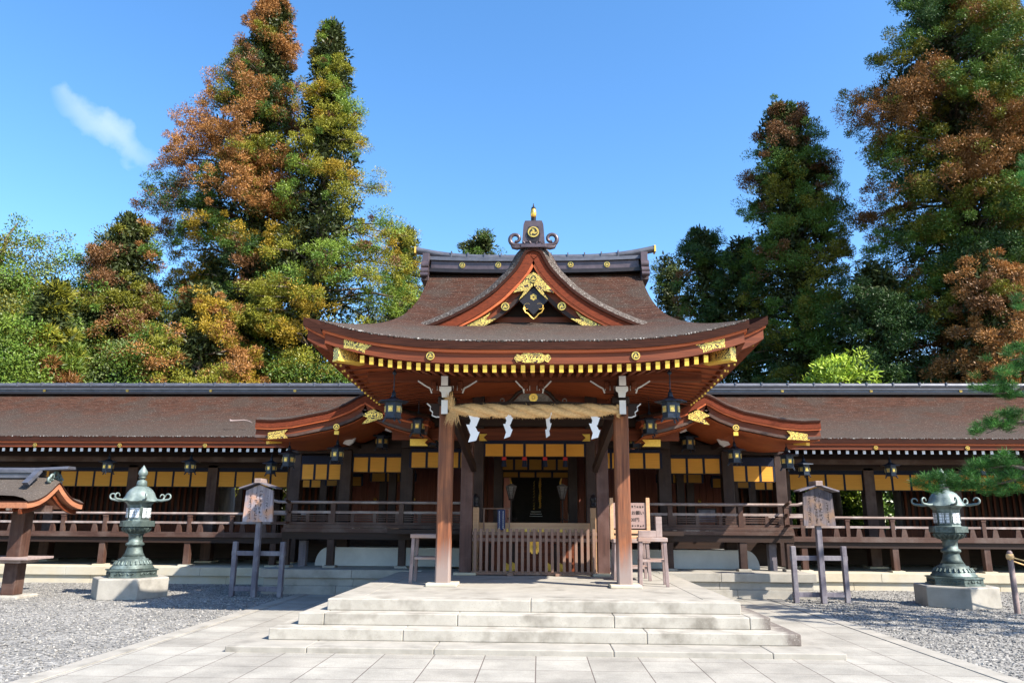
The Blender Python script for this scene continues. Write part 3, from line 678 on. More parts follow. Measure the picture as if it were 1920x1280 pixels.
# rainbow beam between the pillars and its carved noses
b = MB(); q = []
for k in range(25):
    x = -1.47 + 2.94 * k / 24; z = 3.63 + .05 * (1 - (x / 1.47) ** 2)
    q.append([Vector((x, PY - .1, z - .14)), Vector((x, PY + .1, z - .14)), Vector((x, PY + .1, z + .13)), Vector((x, PY - .1, z + .13))][::-1])
b.sweep(q); b.build('rainbow_beam', M['dkx'], hall)
for sx in (-1, 1):
    nose = [(.13, -.13), (.2, -.13), (.27, -.10), (.26, -.04), (.31, 0), (.30, .06), (.37, .12), (.13, .12)]
    b = MB(); poly = [(sx * a, c) for a, c in nose]; poly = poly if sx > 0 else poly[::-1]
    b.prism(poly, (sx * PX, PY + .07, 3.65), (1, 0, 0), (0, 0, 1), .14); o = b.build('beam_nose', M['dkx'], hall)
    b = MB()
    for (a, c), (d, e) in zip(nose[:-1], nose[1:-1]): b.bar((sx * (PX + a), PY - .072, 3.65 + c), (sx * (PX + d), PY - .072, 3.65 + e), .014, .022)
    b.build('white_edge', M['white'], o)
    # front-facing white ends stacked over the pillar
    b = MB(); b.box(sx * PX - .055, sx * PX + .055, PY - .42, PY - .13, 3.53, 3.78); b.box(sx * PX - .058, sx * PX + .058, PY - .432, PY - .421, 3.53, 3.78, 1); b.build('front_nose', [M['dkz'], M['white']], hall)
    b = MB(); b.box(sx * PX - .16, sx * PX + .16, PY - .16, PY + .16, 3.75, 3.90); b.build('bearing_block', M['dkx'], hall, bevel=.03)
    b = MB(); tp = [(-.06, 3.84), (.06, 3.84), (.07, 3.93), (.11, 3.96), (.11, 4.04), (-.11, 4.04), (-.11, 3.96), (-.07, 3.93)]
    b.prism(tp, (sx * PX, PY - .36, 0), (1, 0, 0), (0, 0, 1), .012, 1); b.prism([(a, c) for a, c in tp], (sx * PX, PY + .1, 0), (1, 0, 0), (0, 0, 1), .458)
    b.build('bracket_arm', [M['dkz'], M['white']], hall)
    b = MB(); b.box(sx * PX - .058, sx * PX + .058, PY - .50, PY + .2, 4.04, 4.2); b.box(sx * PX - .061, sx * PX + .061, PY - .512, PY - .501, 4.035, 4.205, 1); b.build('bracket_nose', [M['dkz'], M['white']], hall)
# long bracket arms along X at the pillars and the middle
def elbow(cx, hw, z0, y=PY - .02):
    poly = [(-hw, z0 + .21), (-hw * .72, z0 + .11), (-hw * .58, z0 + .07), (-hw * .52, z0 - .02), (hw * .52, z0 - .02), (hw * .58, z0 + .07), (hw * .72, z0 + .11), (hw, z0 + .21)]
    b = MB(); b.prism(poly, (cx, y + .05, 0), (1, 0, 0), (0, 0, 1), .12); o = b.build('bracket_elbow', M['redx'], hall)
    b = MB()
    for s_ in (-1, 1):
        for i in range(3):
            a, c = poly[i], poly[i + 1]; b.bar((cx + s_ * a[0], y - .073, a[1]), (cx + s_ * c[0], y - .073, c[1]), .02, .026)
        for q in (.2, .34, .5): b.bar((cx + s_ * hw * q, y - .071, z0 + .03), (cx + s_ * hw * q, y - .071, z0 + .12), .008, .014)
    b.build('white_edge', M['white'], o)
    for s_ in (-.44, .44):
        b = MB(); b.box(cx + s_ * hw - .05, cx + s_ * hw + .05, y - .12, y + .05, z0 + .06, z0 + .2); b.build('bearing_block', M['redx'], hall, bevel=.02)
for cx in (-PX, PX): elbow(cx, .55, 3.98)
elbow(0, .33, 3.98)
b = MB(); b.box(-3.1, 3.1, PY - .09, PY + .09, 4.19, 4.36); b.build('purlin', M['redx'], hall)
# frog-leg strut with the chrysanthemum
arch = [(-.46, 3.76), (-.38, 3.80), (-.27, 3.92), (-.16, 3.985), (.16, 3.985), (.27, 3.92), (.38, 3.80), (.46, 3.76)]
b = MB(); b.prism(arch, (0, PY + .04, 0), (1, 0, 0), (0, 0, 1), .08); o = b.build('frog_leg_strut', M['greypaint'], hall)
b = MB()
for sx in (-1, 1): b.tube([(sx * .52, PY - .06, 3.765), (sx * .40, PY - .06, 3.84), (sx * .30, PY - .06, 3.96), (sx * .2, PY - .06, 4.02), (sx * .1, PY - .06, 4.03), (sx * .07, PY - .06, 3.99)], [.03, .035, .035, .03, .025, .012], 8)
b.build('frog_leg', M['dkx'], o)
def chrysanthemum(parent, c, r_, y):
    b = MB()
    for k in range(16):
        a = 2 * math.pi * k / 16; d = (math.cos(a), math.sin(a)); n = (-d[1], d[0]); w_ = r_ * .17
        pts = [(d[0] * r_ * .2, d[1] * r_ * .2)] + [(d[0] * r_ * .8 + n[0] * w_ * s_ + d[0] * r_ * .2 * (1 - s_ * s_), d[1] * r_ * .8 + n[1] * w_ * s_ + d[1] * r_ * .2 * (1 - s_ * s_)) for s_ in (-1, -.5, 0, .5, 1)]
        b.prism(pts, (c[0], y, c[1]), (1, 0, 0), (0, 0, 1), .012)
    b.prism([(r_ * .22 * math.cos(t), r_ * .22 * math.sin(t)) for t in [i / 10 * 2 * math.pi for i in range(10)]], (c[0], y, c[1]), (1, 0, 0), (0, 0, 1), .02)
    return b.build('chrysanthemum', M['gold'], parent)
chrysanthemum(hall, (0, 3.885), .085, PY - .05)
for sx in (-1, 1):
    b = MB(); pts = []
    for k in range(16):
        a = -.5 * math.pi + k / 15 * 1.7 * math.pi; pts.append((sx * .575 + .035 * math.cos(a), PY - .06, 3.83 + .035 * math.sin(a)))
    b.tube(pts, .011, 6); b.build('beam_curl', M['greypaint'], hall)

# ------------------------------------------------------------------ hall front, interior
b = MB(); b.box(-3.3, 3.3, 17.45, 17.6, 3.46, 3.72); b.build('lintel_beam', M['redx'], hall)
b = MB(); b.box(-3.3, 3.3, 17.62, 17.70, 3.72, 4.9); b.build('upper_wall', M['redx'], hall)
b = MB(); b.box(-3.0, 3.0, 17.40, 17.58, 3.78, 3.95); b.build('head_rail', M['dkx'], hall)
for sx in (-1, 1):
    for (x, z, l) in ((2.62, 3.40, .42), (1.02, 3.52, .18)):
        b = MB(); pts = [(0, -.08), (l, -.08), (l - .08, 0), (l, .08), (0, .08)]; poly = [(sx * -a, c) for a, c in pts]; poly = poly if sx < 0 else poly[::-1]
        b.prism(poly, (sx * (x + .25), 17.44, z), (1, 0, 0), (0, 0, 1), .02); b.build('gold_strap', M['goldflat'], hall)
def blind(parent, x0, x1, y, z0, z1, n, m='blind', band_h=.09):
    """a row of half-raised bamboo blinds edged and divided by navy cloth"""
    b = MB(); w_ = (x1 - x0) / n
    for k in range(n): b.box(x0 + k * w_ + .03, x0 + (k + 1) * w_ - .03, y, y + .012, z0, z1)
    b.box(x0, x1, y - .012, y + .02, z1, z1 + band_h, 1)
    for k in range(n + 1): b.box(x0 + k * w_ - .03, x0 + k * w_ + .03, y - .006, y + .016, z0 + .0, z1 - .001, 1)
    b.box(x0, x1, y - .012, y + .02, z0 - .022, z0 - .002, 2)
    return b.build('bamboo_blind', [M[m], M['navy'], M['dkx']], parent)
blind(hall, -1.16, 1.16, 17.52, 3.10, 3.38, 5)
for x in (-.70, -.23, .24, .70):
    b = MB(); b.box(x - .05, x + .05, 17.47, 17.50, 3.0, 3.08, 0); b.tube([(x, 17.48, 3.0), (x, 17.48, 2.86)], [.045, .06], 8, 1)
    b.build('blind_tassel', [M['red'], M['navy']], hall)
for sx in (-1, 1):
    blind(hall, min(sx * 1.46, sx * 3.08), max(sx * 1.46, sx * 3.08), 18.8, 2.92, 3.29, 4)
    b = MB(); b.box(sx * 3.26 - .16, sx * 3.26 + .16, 19.4, 19.7, .6, 4.2); b.build('side_column', M['dkz'], hall, bevel=.015)
    b = MB(); b.box(sx * 1.4, sx * 3.3, 18.75, 18.95, 3.40, 3.66); b.build('side_lintel', M['dkx'], hall)
# floor, sill and steps up
b = MB(); b.box(-1.33, 1.33, 17.20, 17.36, 1.42, 1.62); b.build('threshold', M['lightwood'], hall, bevel=.01)
b = MB(); b.box(-3.3, 3.3, 17.37, 25.5, 1.36, 1.45); b.build('hall_floor', M['dkx'], hall)
b = MB()
for k in range(3): b.box(-1.25, 1.25, 16.98 + .1 * k + .12, 17.19, .75 + .2 * k, .79 + .2 * k)
b.box(-1.3, 1.3, 17.195, 17.30, .6, 1.42, 0); b.build('wooden_stair', M['redx'], hall)
for sx in (-1, 1):   # stair newels with black onion caps
    b = MB(); b.box(sx * 1.30 - .08, sx * 1.30 + .08, 16.98, 17.14, .6, 1.95); o = b.build('newel_post', M['lightwood'], hall, bevel=.02)
    b = MB(); b.lathe([(.085, 0), (.09, .05), (.06, .08), (.07, .13), (.085, .17), (.06, .24), (.0, .3)], 14, (sx * 1.30, 17.06, 1.952)); b.build('onion_cap', M['black'], o)
# interior: dark ceiling, inner columns, altar
b = MB(); b.box(-3.2, 3.2, 17.75, 26, 4.3, 4.4); b.box(-6.6, -3.21, 20.3, 26, 3.6, 3.66); b.box(3.21, 6.6, 20.3, 26, 3.6, 3.66); b.build('hall_ceiling', M['dkx'], hall)
for sx in (-1, 1):
    b = MB(); b.box(sx * 6.6, sx * 1.35, 25.6, 25.75, 1.45, 4.3)
    for k in range(24): b.box(sx * (1.45 + .22 * k) - .03, sx * (1.45 + .22 * k) + .03, 25.55, 25.602, 1.9, 3.2)
    b.build('back_wall', M['salmon_dim'], hall)
for sx in (-1, 1):
    b = MB(); b.box(sx * 1.02 - .12, sx * 1.02 + .12, 21.0, 21.24, 1.45, 4.3); b.build('inner_column', M['dkz'], hall)
    b = MB(); b.box(sx * 1.62 - .13, sx * 1.62 + .13, 23.8, 24.06, 1.45, 4.3); b.build('inner_column', M['redz'], hall)
    for x in (4.05, 5.35):
        b = MB(); b.lathe([(.0, 0), (.055, .01), (.055, .03)], 14, (0, 0, 0)); 
        b.v = [(sx * x + p[0], 25.52 - p[2], 2.3 + p[1]) for p in b.v]; b.build('door_boss', M['gold'], hall)
b = MB(); b.box(-.93, -.72, 22.5, 22.6, 1.45, 3.0); b.build('inner_post', M['salmon'], hall)
b = MB(); b.box(.72, .93, 22.5, 22.6, 1.45, 3.0); b.build('inner_post', M['redz'], hall)
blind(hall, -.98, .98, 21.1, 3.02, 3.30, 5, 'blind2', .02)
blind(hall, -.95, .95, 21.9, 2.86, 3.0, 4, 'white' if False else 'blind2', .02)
alt = MB(); alt.box(-.72, .72, 24.6, 25.4, 1.45, 1.75); alt.box(-.66, .66, 24.8, 25.4, 1.75, 2.0); alt.box(-1.3, 1.3, 25.5, 25.58, 1.45, 4.3); alt.build('altar', M['ink'], hall)
b = MB()
for k in range(3): b.box(-.2 + .02 * k, .2 - .02 * k, 24.55, 24.58, 1.78 + .07 * k, 1.795 + .07 * k)
b.build('altar_shelf', M['white'], hall)
b = MB(); rnd = random.Random(2)
for k in range(16):
    z = 2.05 + k * .062; b.tube([(.12 + .02 * math.sin(k), 24.4, z), (.15 - .02 * math.sin(k), 24.36, z + .05)], [.035, .02], 8)
for k in range(10):
    z = 2.0 + k * .09; b.tube([(-.07, 24.5, z), (-.04, 24.46, z + .06)], [.025, .012], 6, 1)
b.build('altar_streamer', [M['gold'], M['fili']], hall)
for sx in (-1, 1):
    b = MB(); b.tube([(sx * .72, 22.3, 2.45), (sx * .76, 22.28, 2.6), (sx * .71, 22.28, 2.72), (sx * .75, 22.3, 2.86)], [.02, .03, .03, .015], 8); b.build('gold_hook', M['gold'], hall)

# standing lamps inside
lp = thing('standing_lamp', 'tall dark lantern on a thin pole inside the hall, left of the altar', 'lamp', (-.57, 18.6, 1.45), 0, 'lamps flanking the altar', True)
b = MB(); b.tube([(0, 0, 0), (0, 0, .72)], .022, 8); b.lathe([(.17, 0), (.15, .03), (.03, .06)], 12)
for k in range(3):
    a = k * 2.09; b.tube([(0, 0, .28), (.1 * math.cos(a), .1 * math.sin(a), .22), (.14 * math.cos(a), .14 * math.sin(a), .28)], .014, 6)
b.build('pole', M['dkz'], lp)
b = MB(); b.lathe([(.05, .72), (.125, 1.0), (.135, 1.02), (.02, 1.08)], 6, sm=False); b.build('lamp_shade', M['greypaint'], lp)
b = MB()
for k in range(6):
    a = k * math.pi / 3; b.tube([(.054 * math.cos(a), .054 * math.sin(a), .72), (.13 * math.cos(a), .13 * math.sin(a), 1.0)], .008, 6)
b.lathe([(.06, .69), (.07, .72), (.05, .73)], 6); b.build('lamp_frame', M['dkz'], lp)
thing_copy(lp, (.66, 18.6, 1.45), 0, 'tall dark lantern on a thin pole inside the hall, right of the altar')

# ------------------------------------------------------------------ offering box and barrier fence
ob = thing('offering_box', 'dark offering box with gold chrysanthemum crest behind the slatted barrier', 'offering box', (0, 16.97, .55))
b = MB(); b.box(-.95, .95, 16.88, 17.08, .56, 1.2); b.build('box_body', M['redx'], ob, bevel=.01)
for x in (-.93, .93, -.47, .47): b = MB(); b.box(x - .05, x + .05, 16.862, 16.879, .57, 1.19); b.build('box_brace', M['dkz'], ob)
chrysanthemum(ob, (0, 1.12), .16, 16.86)
for x in (-.62, -.15, .14, .62):
    b = MB(); b.prism([(x - .07, 1.38), (x + .07, 1.38), (x + .06, 1.48), (x - .06, 1.48)], (0, 17.15, 0), (1, 0, 0), (0, 0, 1), .02); b.build('gold_plate', M['goldflat'], ob)
for x in (-.58, -.42, .32, .58):
    b = MB(); b.prism([(x - .07, .62), (x + .07, .62), (x + .05, .74), (x - .05, .80)], (0, 16.86, 0), (1, 0, 0), (0, 0, 1), .02); b.build('gold_plate', M['goldflat'], ob)
fe = thing('slatted_barrier', 'low barrier of upright brown slats standing across the porch', 'fence', (0, 16.6, .55))
for k in range(21):
    x = -1.25 + 2.5 * k / 20; b = MB(); b.box(x - .03, x + .03, 16.46, 16.50, .62, 1.50); b.build('slat', M['slat'], fe, bevel=.004)
for z in (1.40, 1.27, .60):
    b = MB(); b.box(-1.32, 1.32, 16.505, 16.555, z - .035, z + .035); b.build('rail', M['slat'], fe, bevel=.004)
for x in (-.5, .5):
    b = MB(); b.box(x - .06, x + .06, 16.38, 16.72, .547, .562 + .04); b.build('foot', M['slat'], fe)

# ------------------------------------------------------------------ rope and paper streamers
ro = thing('straw_rope', 'thick twisted straw rope with frayed left end strung between the porch pillars', 'rope', (0, 13.7, 3.6))
def rope_c(t):
    x = -1.52 + 3.04 * t; return Vector((x, 13.60, 3.625 - .03 * math.sin(t * math.pi)))
for s_ in range(3):
    b = MB(); pts = []; rr = []
    for k in range(121):
        t = k / 120; c = rope_c(t); a = t * 2.35 * 2 * math.pi + s_ * 2.094; e = min(1, .55 + 3 * min(t, 1 - t)); q = .056 * e
        pts.append(c + Vector((0, math.cos(a) * q, math.sin(a) * q))); rr.append(.074 * e)
    b.tube(pts, rr, 10); b.build('strand', M['straw'], ro)
b = MB(); rnd = random.Random(4)
def fibre(p, d, L_, w_=.006):
    p = Vector(p); d = Vector(d).normalized(); q = p + d * L_ + Vector((0, 0, -.3 * L_ * rnd.random())); a = d.cross(Vector((0, 1, .3))).normalized() * w_
    b.add([p - a, p + a, q], [(0, 1, 2)])
for k in range(1500):
    t = rnd.random(); c = rope_c(t); a = rnd.uniform(math.pi * .9, math.pi * 2.2) if rnd.random() < .75 else rnd.uniform(0, 6.28)
    e = min(1, .55 + 3 * min(t, 1 - t)); o = Vector((0, math.cos(a), math.sin(a))); fibre(c + o * .118 * e, o + Vector((rnd.uniform(-1.6, 1.6), 0, rnd.uniform(-.4, .1))), rnd.uniform(.02, .05), .004)
for k in range(260): fibre((-1.50 + rnd.uniform(-.04, .05), 13.6 + rnd.uniform(-.08, .06), 3.66 + rnd.uniform(-.05, .06)), (rnd.uniform(-.45, .2), rnd.uniform(-.3, .3), 1), rnd.uniform(.12, .30), .008)
for k in range(120): fibre((-1.46 + rnd.uniform(-.1, .1), 13.6 + rnd.uniform(-.08, .06), 3.56), (rnd.uniform(-.5, .4), rnd.uniform(-.3, .2), -1), rnd.uniform(.1, .24), .005)
for k in range(120): fibre((1.5, 13.6 + rnd.uniform(-.09, .09), 3.62 + rnd.uniform(-.11, .1)), (1, rnd.uniform(-.4, .4), rnd.uniform(-.5, .3)), rnd.uniform(.03, .09), .006)
b.build('straw_fringe', M['straw'], ro)
def shide(x, z, s_, yaw, mirror, label):
    o = thing('paper_streamer', label, 'paper streamer', (x, 13.56, z), yaw, 'zigzag paper streamers on the rope', True)
    w_ = .135 * s_; h_ = .145 * s_
    for k in range(4):
        dx = (.06 if k % 2 else -.03) * s_ * mirror; x0 = dx - w_ / 2; sk = (.075 if k % 2 == 0 else -.055) * s_ * mirror
        zt = -k * h_ * .82 + .1
        b = MB(); v = [(x0, 0, zt), (x0 + w_, 0, zt + .0), (x0 + w_ + sk, -.012 * (k % 2), zt - h_), (x0 + sk, -.012 * (k % 2), zt - h_ - .035)]
        v = v + [(p[0], p[1] + .003, p[2]) for p in v]
        b.add(v, [(0, 1, 2, 3)[::-1], (4, 5, 6, 7), (0, 1, 5, 4), (1, 2, 6, 5), (2, 3, 7, 6), (3, 0, 4, 7)]); b.v = [(p[0] - .02 * k * s_ * 0, p[1] - .006 * k, p[2]) for p in b.v]
        b.build('fold', M['paper'], o)
shide(-1.10, 3.50, 1.08, R(8), 1, 'large zigzag white paper streamer nearest the left porch pillar')
shide(-.46, 3.47, .88, R(-25), 1, 'zigzag white paper streamer on the rope, second from the left pillar')
shide(.29, 3.46, .82, R(-55), -1, 'zigzag white paper streamer seen nearly edge-on, right of the rope middle')
shide(1.08, 3.49, .94, R(14), 1, 'zigzag white paper streamer nearest the right porch pillar')

# ================================================================== SIDE PAVILIONS (curved half gables and verandas)
KY = 16.5; KC = 3.75
kp = [(481, 786), (511, 787), (546, 784), (580, 777), (615, 770), (649, 757), (673, 743), (685, 738)]
kl = [(at(px, py, KY).x + KC, at(px, py, KY).z) for px, py in kp]           # left half relative to the peak
kl = interp([(-2.42, 3.81)] + kl[1:-1] + [(0, 4.375)], 26)
kr = interp([(0, 4.375), (.10, 4.33), (.3, 4.21), (.6, 4.07), (1.0, 3.95), (1.45, 3.87)], 16)
kfull = kl + kr[1:]; kn = len(kfull); knr = [nrm(kfull, i) for i in range(kn)]
def pavilion(sx):
    side_w = 'left' if sx < 0 else 'right'
    pv = thing('side_pavilion', f'low veranda bay with curved gable roof beside the {side_w} flank of the main hall', 'pavilion', (sx * 4.5, 18.5, .55))
    def B(b, *a, **k): return (b if sx < 0 else b.mirror()).build(*a, **k)
    def ks(i, d, y):
        x, z = kfull[i]; nx, nz_ = knr[i]; return Vector((x - KC - nx * d, y, z - nz_ * d))
    b = MB(); ysk = [0, .1, .25, .6, 1.5, 3.0, 6.6]; lk = [0, .05, .085, .10, .1, .1, .1]
    v = [ks(i, -lk[j], KY + ysk[j]) for j in range(7) for i in range(kn)]
    b.add(v, [(j * kn + i, j * kn + i + 1, (j + 1) * kn + i + 1, (j + 1) * kn + i) for j in range(6) for i in range(kn - 1)], 0, True); B(b, 'roof', M['thatch_low'], pv)
    def bd(name, d0, d1, y0, y1, m):
        b = MB(); b.sweep([[ks(i, d0, y0), ks(i, d1, y0), ks(i, d1, y1), ks(i, d0, y1)] for i in range(kn)]); return B(b, name, m, pv)
    bd('verge_edge', -.002, .035, KY - .005, KY + .5, M['thatch_cut']); bd('verge_bark', .036, .17, KY + .02, KY + 4.6, M['bark_red'])
    bd('verge_strip', .171, .205, KY + .035, KY + .4, M['strip']); bd('bargeboard', .207, .33, KY + .1, KY + .2, M['redx']); bd('bargeboard_trim', .331, .39, KY + .08, KY + .19, M['midx'])
    # soffit boards under the curve
    b = MB(); b.sweep([[ks(i, .40, KY + .2), ks(i, .42, KY + .2), ks(i, .42, KY + 3.4), ks(i, .40, KY + 3.4)] for i in range(kn)]); B(b, 'soffit', M['soffit'], pv)
    # gold fittings
    def gp(name, pts, y=KY + .06):
        poly = [at(px, py, KY + .06) for px, py in pts]; poly = [(p.x, p.z) for p in poly]
        if sum(poly[i - 1][0] * poly[i][1] - poly[i][0] * poly[i - 1][1] for i in range(len(poly))) < 0: poly = poly[::-1]
        b = MB(); b.prism(poly, (0, y, 0), (1, 0, 0), (0, 0, 1), .025); B(b, name, M['fili'], pv)
    gp('peak_plate', [(678, 778), (702, 766), (718, 771), (718, 784), (690, 793), (679, 795), (690, 783)])
    gp('tip_plate', [(503, 811), (540, 805), (533, 813), (540, 821), (503, 823)])
    roundel(pv, (sx * abs(at(631, 800, KY + .06).x), KY + .065, at(631, 800, KY + .06).z), .8)
    b = MB(); c = at(631, 810, KY + .06); b.box(c.x - .05, c.x + .05, KY + .055, KY + .1, c.z - .05, c.z + .03); B(b, 'gold_cap', M['goldflat'], pv)
    # corner hip rafter end and little gilt rafter ends under the tip
    b = MB(); b.bar((-6.02, KY + .55, 3.40), (-5.3, KY + 1.4, 3.55), .12, .15); o = B(b, 'hip_rafter', M['redy'], pv)
    b = MB(); b.bar((-6.05, KY + .52, 3.40), (-5.85, KY + .76, 3.435), .135, .165); B(b, 'gold_sleeve', M['goldflat'], o)
    for k in range(9):
        b = MB(); p = Vector((-5.95, KY + .75 + .19 * k, 3.46)); b.bar(p, p + Vector((.9, 0, .12)), .06, .08); o = B(b, 'rafter', M['redx'], pv)
        b = MB(); b.bar(p - Vector((.006, 0, 0)), p + Vector((.03, 0, 0)), .07, .09); B(b, 'gold_cap', M['goldflat'], o)
    # front wall plate under gable with white-edged bracket arms
    b = MB(); b.box(-6.15, -3.3, 19.55, 19.75, 3.32, 3.56); B(b, 'wall_plate', M['dkx'], pv)
    b = MB(); wl = [ks(i, .46, 0) for i in range(2, kn)]; b.prism([(-5.95, 3.4)] + [(p.x, p.z) for p in wl][::1] + [(wl[-1].x, 3.4)], (0, 19.62, 0), (1, 0, 0), (0, 0, 1), -.08); B(b, 'upper_wall', M['dkx'], pv)
    for (px, py, Y) in ((657, 828, 18.6), (735, 803, 18.6)):
        c = at(px, py, Y); b = MB(); b.prism([(-.16, -.05), (-.02, -.1), (.08, -.03), (.16, .12), (.06, .05), (-.1, .05)], (c.x, Y, c.z), (1, 0, 0), (0, 0, 1), .1); b.bar((c.x, Y, c.z - .02), (c.x, 19.6, c.z - .02), .1, .12, 1)
        B(b, 'bracket_nose', [M['white'], M['dkz']], pv)
    # columns
    for x, y in ((-4.85, 19.6), (-6.2, 19.75)):
        b = MB(); b.box(x - .14, x + .14, y - .14, y + .14, .6, 3.4); B(b, 'column', M['dkz'], pv, bevel=.015)
    X = lambda a, c: (a, c) if sx < 0 else (-c, -a)
    blind(pv, *X(-4.70, -3.42), 19.55, 2.85, 3.22, 3); blind(pv, *X(-6.05, -5.0), 19.62, 2.66, 3.04, 3, band_h=.22)
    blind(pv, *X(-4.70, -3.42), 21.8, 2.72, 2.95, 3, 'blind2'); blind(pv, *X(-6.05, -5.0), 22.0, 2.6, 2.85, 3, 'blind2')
    # inner columns seen through the bays
    for x, y in ((-3.95, 21.2), (-5.5, 21.6), (-4.45, 22.4), (-6.2, 22.4)):
        b = MB(); b.box(x - .1, x + .1, y - .1, y + .1, 1.45, 4.2); B(b, 'inner_column', M['dkz'], pv)
    # veranda
    b = MB(); b.box(-6.02, -1.62, 18.45, 19.6, 1.46, 1.54); b.box(-6.05, -1.62, 18.42, 18.58, 1.36, 1.455, 0); b.box(-6.05, -1.62, 18.46, 18.62, 1.2, 1.355, 1); B(b, 'veranda_floor', [M['midx'], M['dkx']], pv)
    b = MB(); b.box(-6.05, -5.9, 18.6, 21, 1.3, 1.54); B(b, 'veranda_side_beam', M['dky'], pv)
    for x in (-5.95, -4.87, -3.16):
        b = MB(); b.box(x - .085, x + .085, 18.48, 18.65, .6, 1.2); B(b, 'veranda_post', M['dkz'], pv, bevel=.01)
        b = MB(); b.box(x - .15, x + .15, 18.42, 18.72, .548, .6); B(b, 'post_base', M['granite2'], pv, bevel=.008)
    b = MB(); b.tube([(-6.42, 18.52, 2.12), (-6.2, 18.52, 2.065), (-6.0, 18.52, 2.06), (-1.62, 18.52, 2.06)], .035, 8); B(b, 'top_rail', M['railend'], pv)
    b = MB(); b.box(-6.3, -1.62, 18.49, 18.55, 1.80, 1.86); B(b, 'middle_rail', M['railend'], pv)
    b = MB(); b.box(-6.35, -1.62, 18.485, 18.555, 1.545, 1.6); B(b, 'bottom_rail', M['midx'], pv)
    b = MB(); b.tube([(-5.92, 18.15, 2.12), (-5.92, 18.4, 2.065), (-5.92, 18.52, 2.06), (-5.92, 20.6, 2.06)], .034, 8); b.box(-5.95, -5.89, 18.3, 20.6, 1.80, 1.86); b.box(-5.95, -5.89, 18.2, 20.6, 1.56, 1.61); B(b, 'return_rail', M['midx'], pv)
    for x in (-5.92, -4.85, -3.2, -1.7):
        b = MB(); b.box(x - .055, x + .055, 18.47, 18.57, 1.545, 2.0); b.box(x - .065, x + .065, 18.46, 18.58, 2.0, 2.03); B(b, 'rail_post', M['midz'], pv)
    b = MB()
    for z in (1.65, 1.70, 1.75): b.box(-5.86, -1.75, 18.50, 18.54, z - .012, z + .012)
    for k in range(8): b.box(-5.5 + k * .54, -5.42 + k * .54, 18.495, 18.545, 1.6, 1.80)
    B(b, 'rail_lattice', M['midx'], pv)
    b = MB(); b.box(-6.3, -1.3, 21.5, 21.6, .4, 1.36); B(b, 'underfloor_wall', M['dkx'], pv)  # dark wall added to block the bright sunlit ground behind the floor
    # white rounded plaster mound under the floor and the stone podium
    b = MB(); q = []
    for k in range(13):
        y = 19.25; a = k / 12 * math.pi / 2; q.append((-5.45 + .32 * (1 - math.cos(a)) - .0, .55 + .44 * math.sin(a)))
    poly = q + [(-1.6, .99), (-1.6, .55)]
    b.prism(poly[::-1], (0, 19.3, 0), (1, 0, 0), (0, 0, 1), -.8) if False else b.prism(poly[::-1], (0, 20.1, 0), (1, 0, 0), (0, 0, 1), .8); B(b, 'plaster_mound', M['plaster'], pv, bevel=.06)
    b = MB(); b.box(-5.75, -5.58, 18.9, 19.1, .55, 1.15); B(b, 'stone_post', M['bluegrey'], pv)
    rnd = random.Random(9)
    for z0, z1, x0, y0 in ((-.05, .19, -6.24, 17.86), (.192, .36, -6.22, 17.9), (.362, .548, -6.28, 17.83)):
        b = MB(); x = x0
        while x < -2.0:
            L_ = rnd.uniform(1.3, 2.2); x2 = min(x + L_, -2.0); b.box(x + .003, x2 - .003, y0, 20.6, z0, z1); x = x2
        B(b, 'podium_course', M['granite2'], pv, bevel=.008)
    return pv
pavilion(-1); pavilion(1)

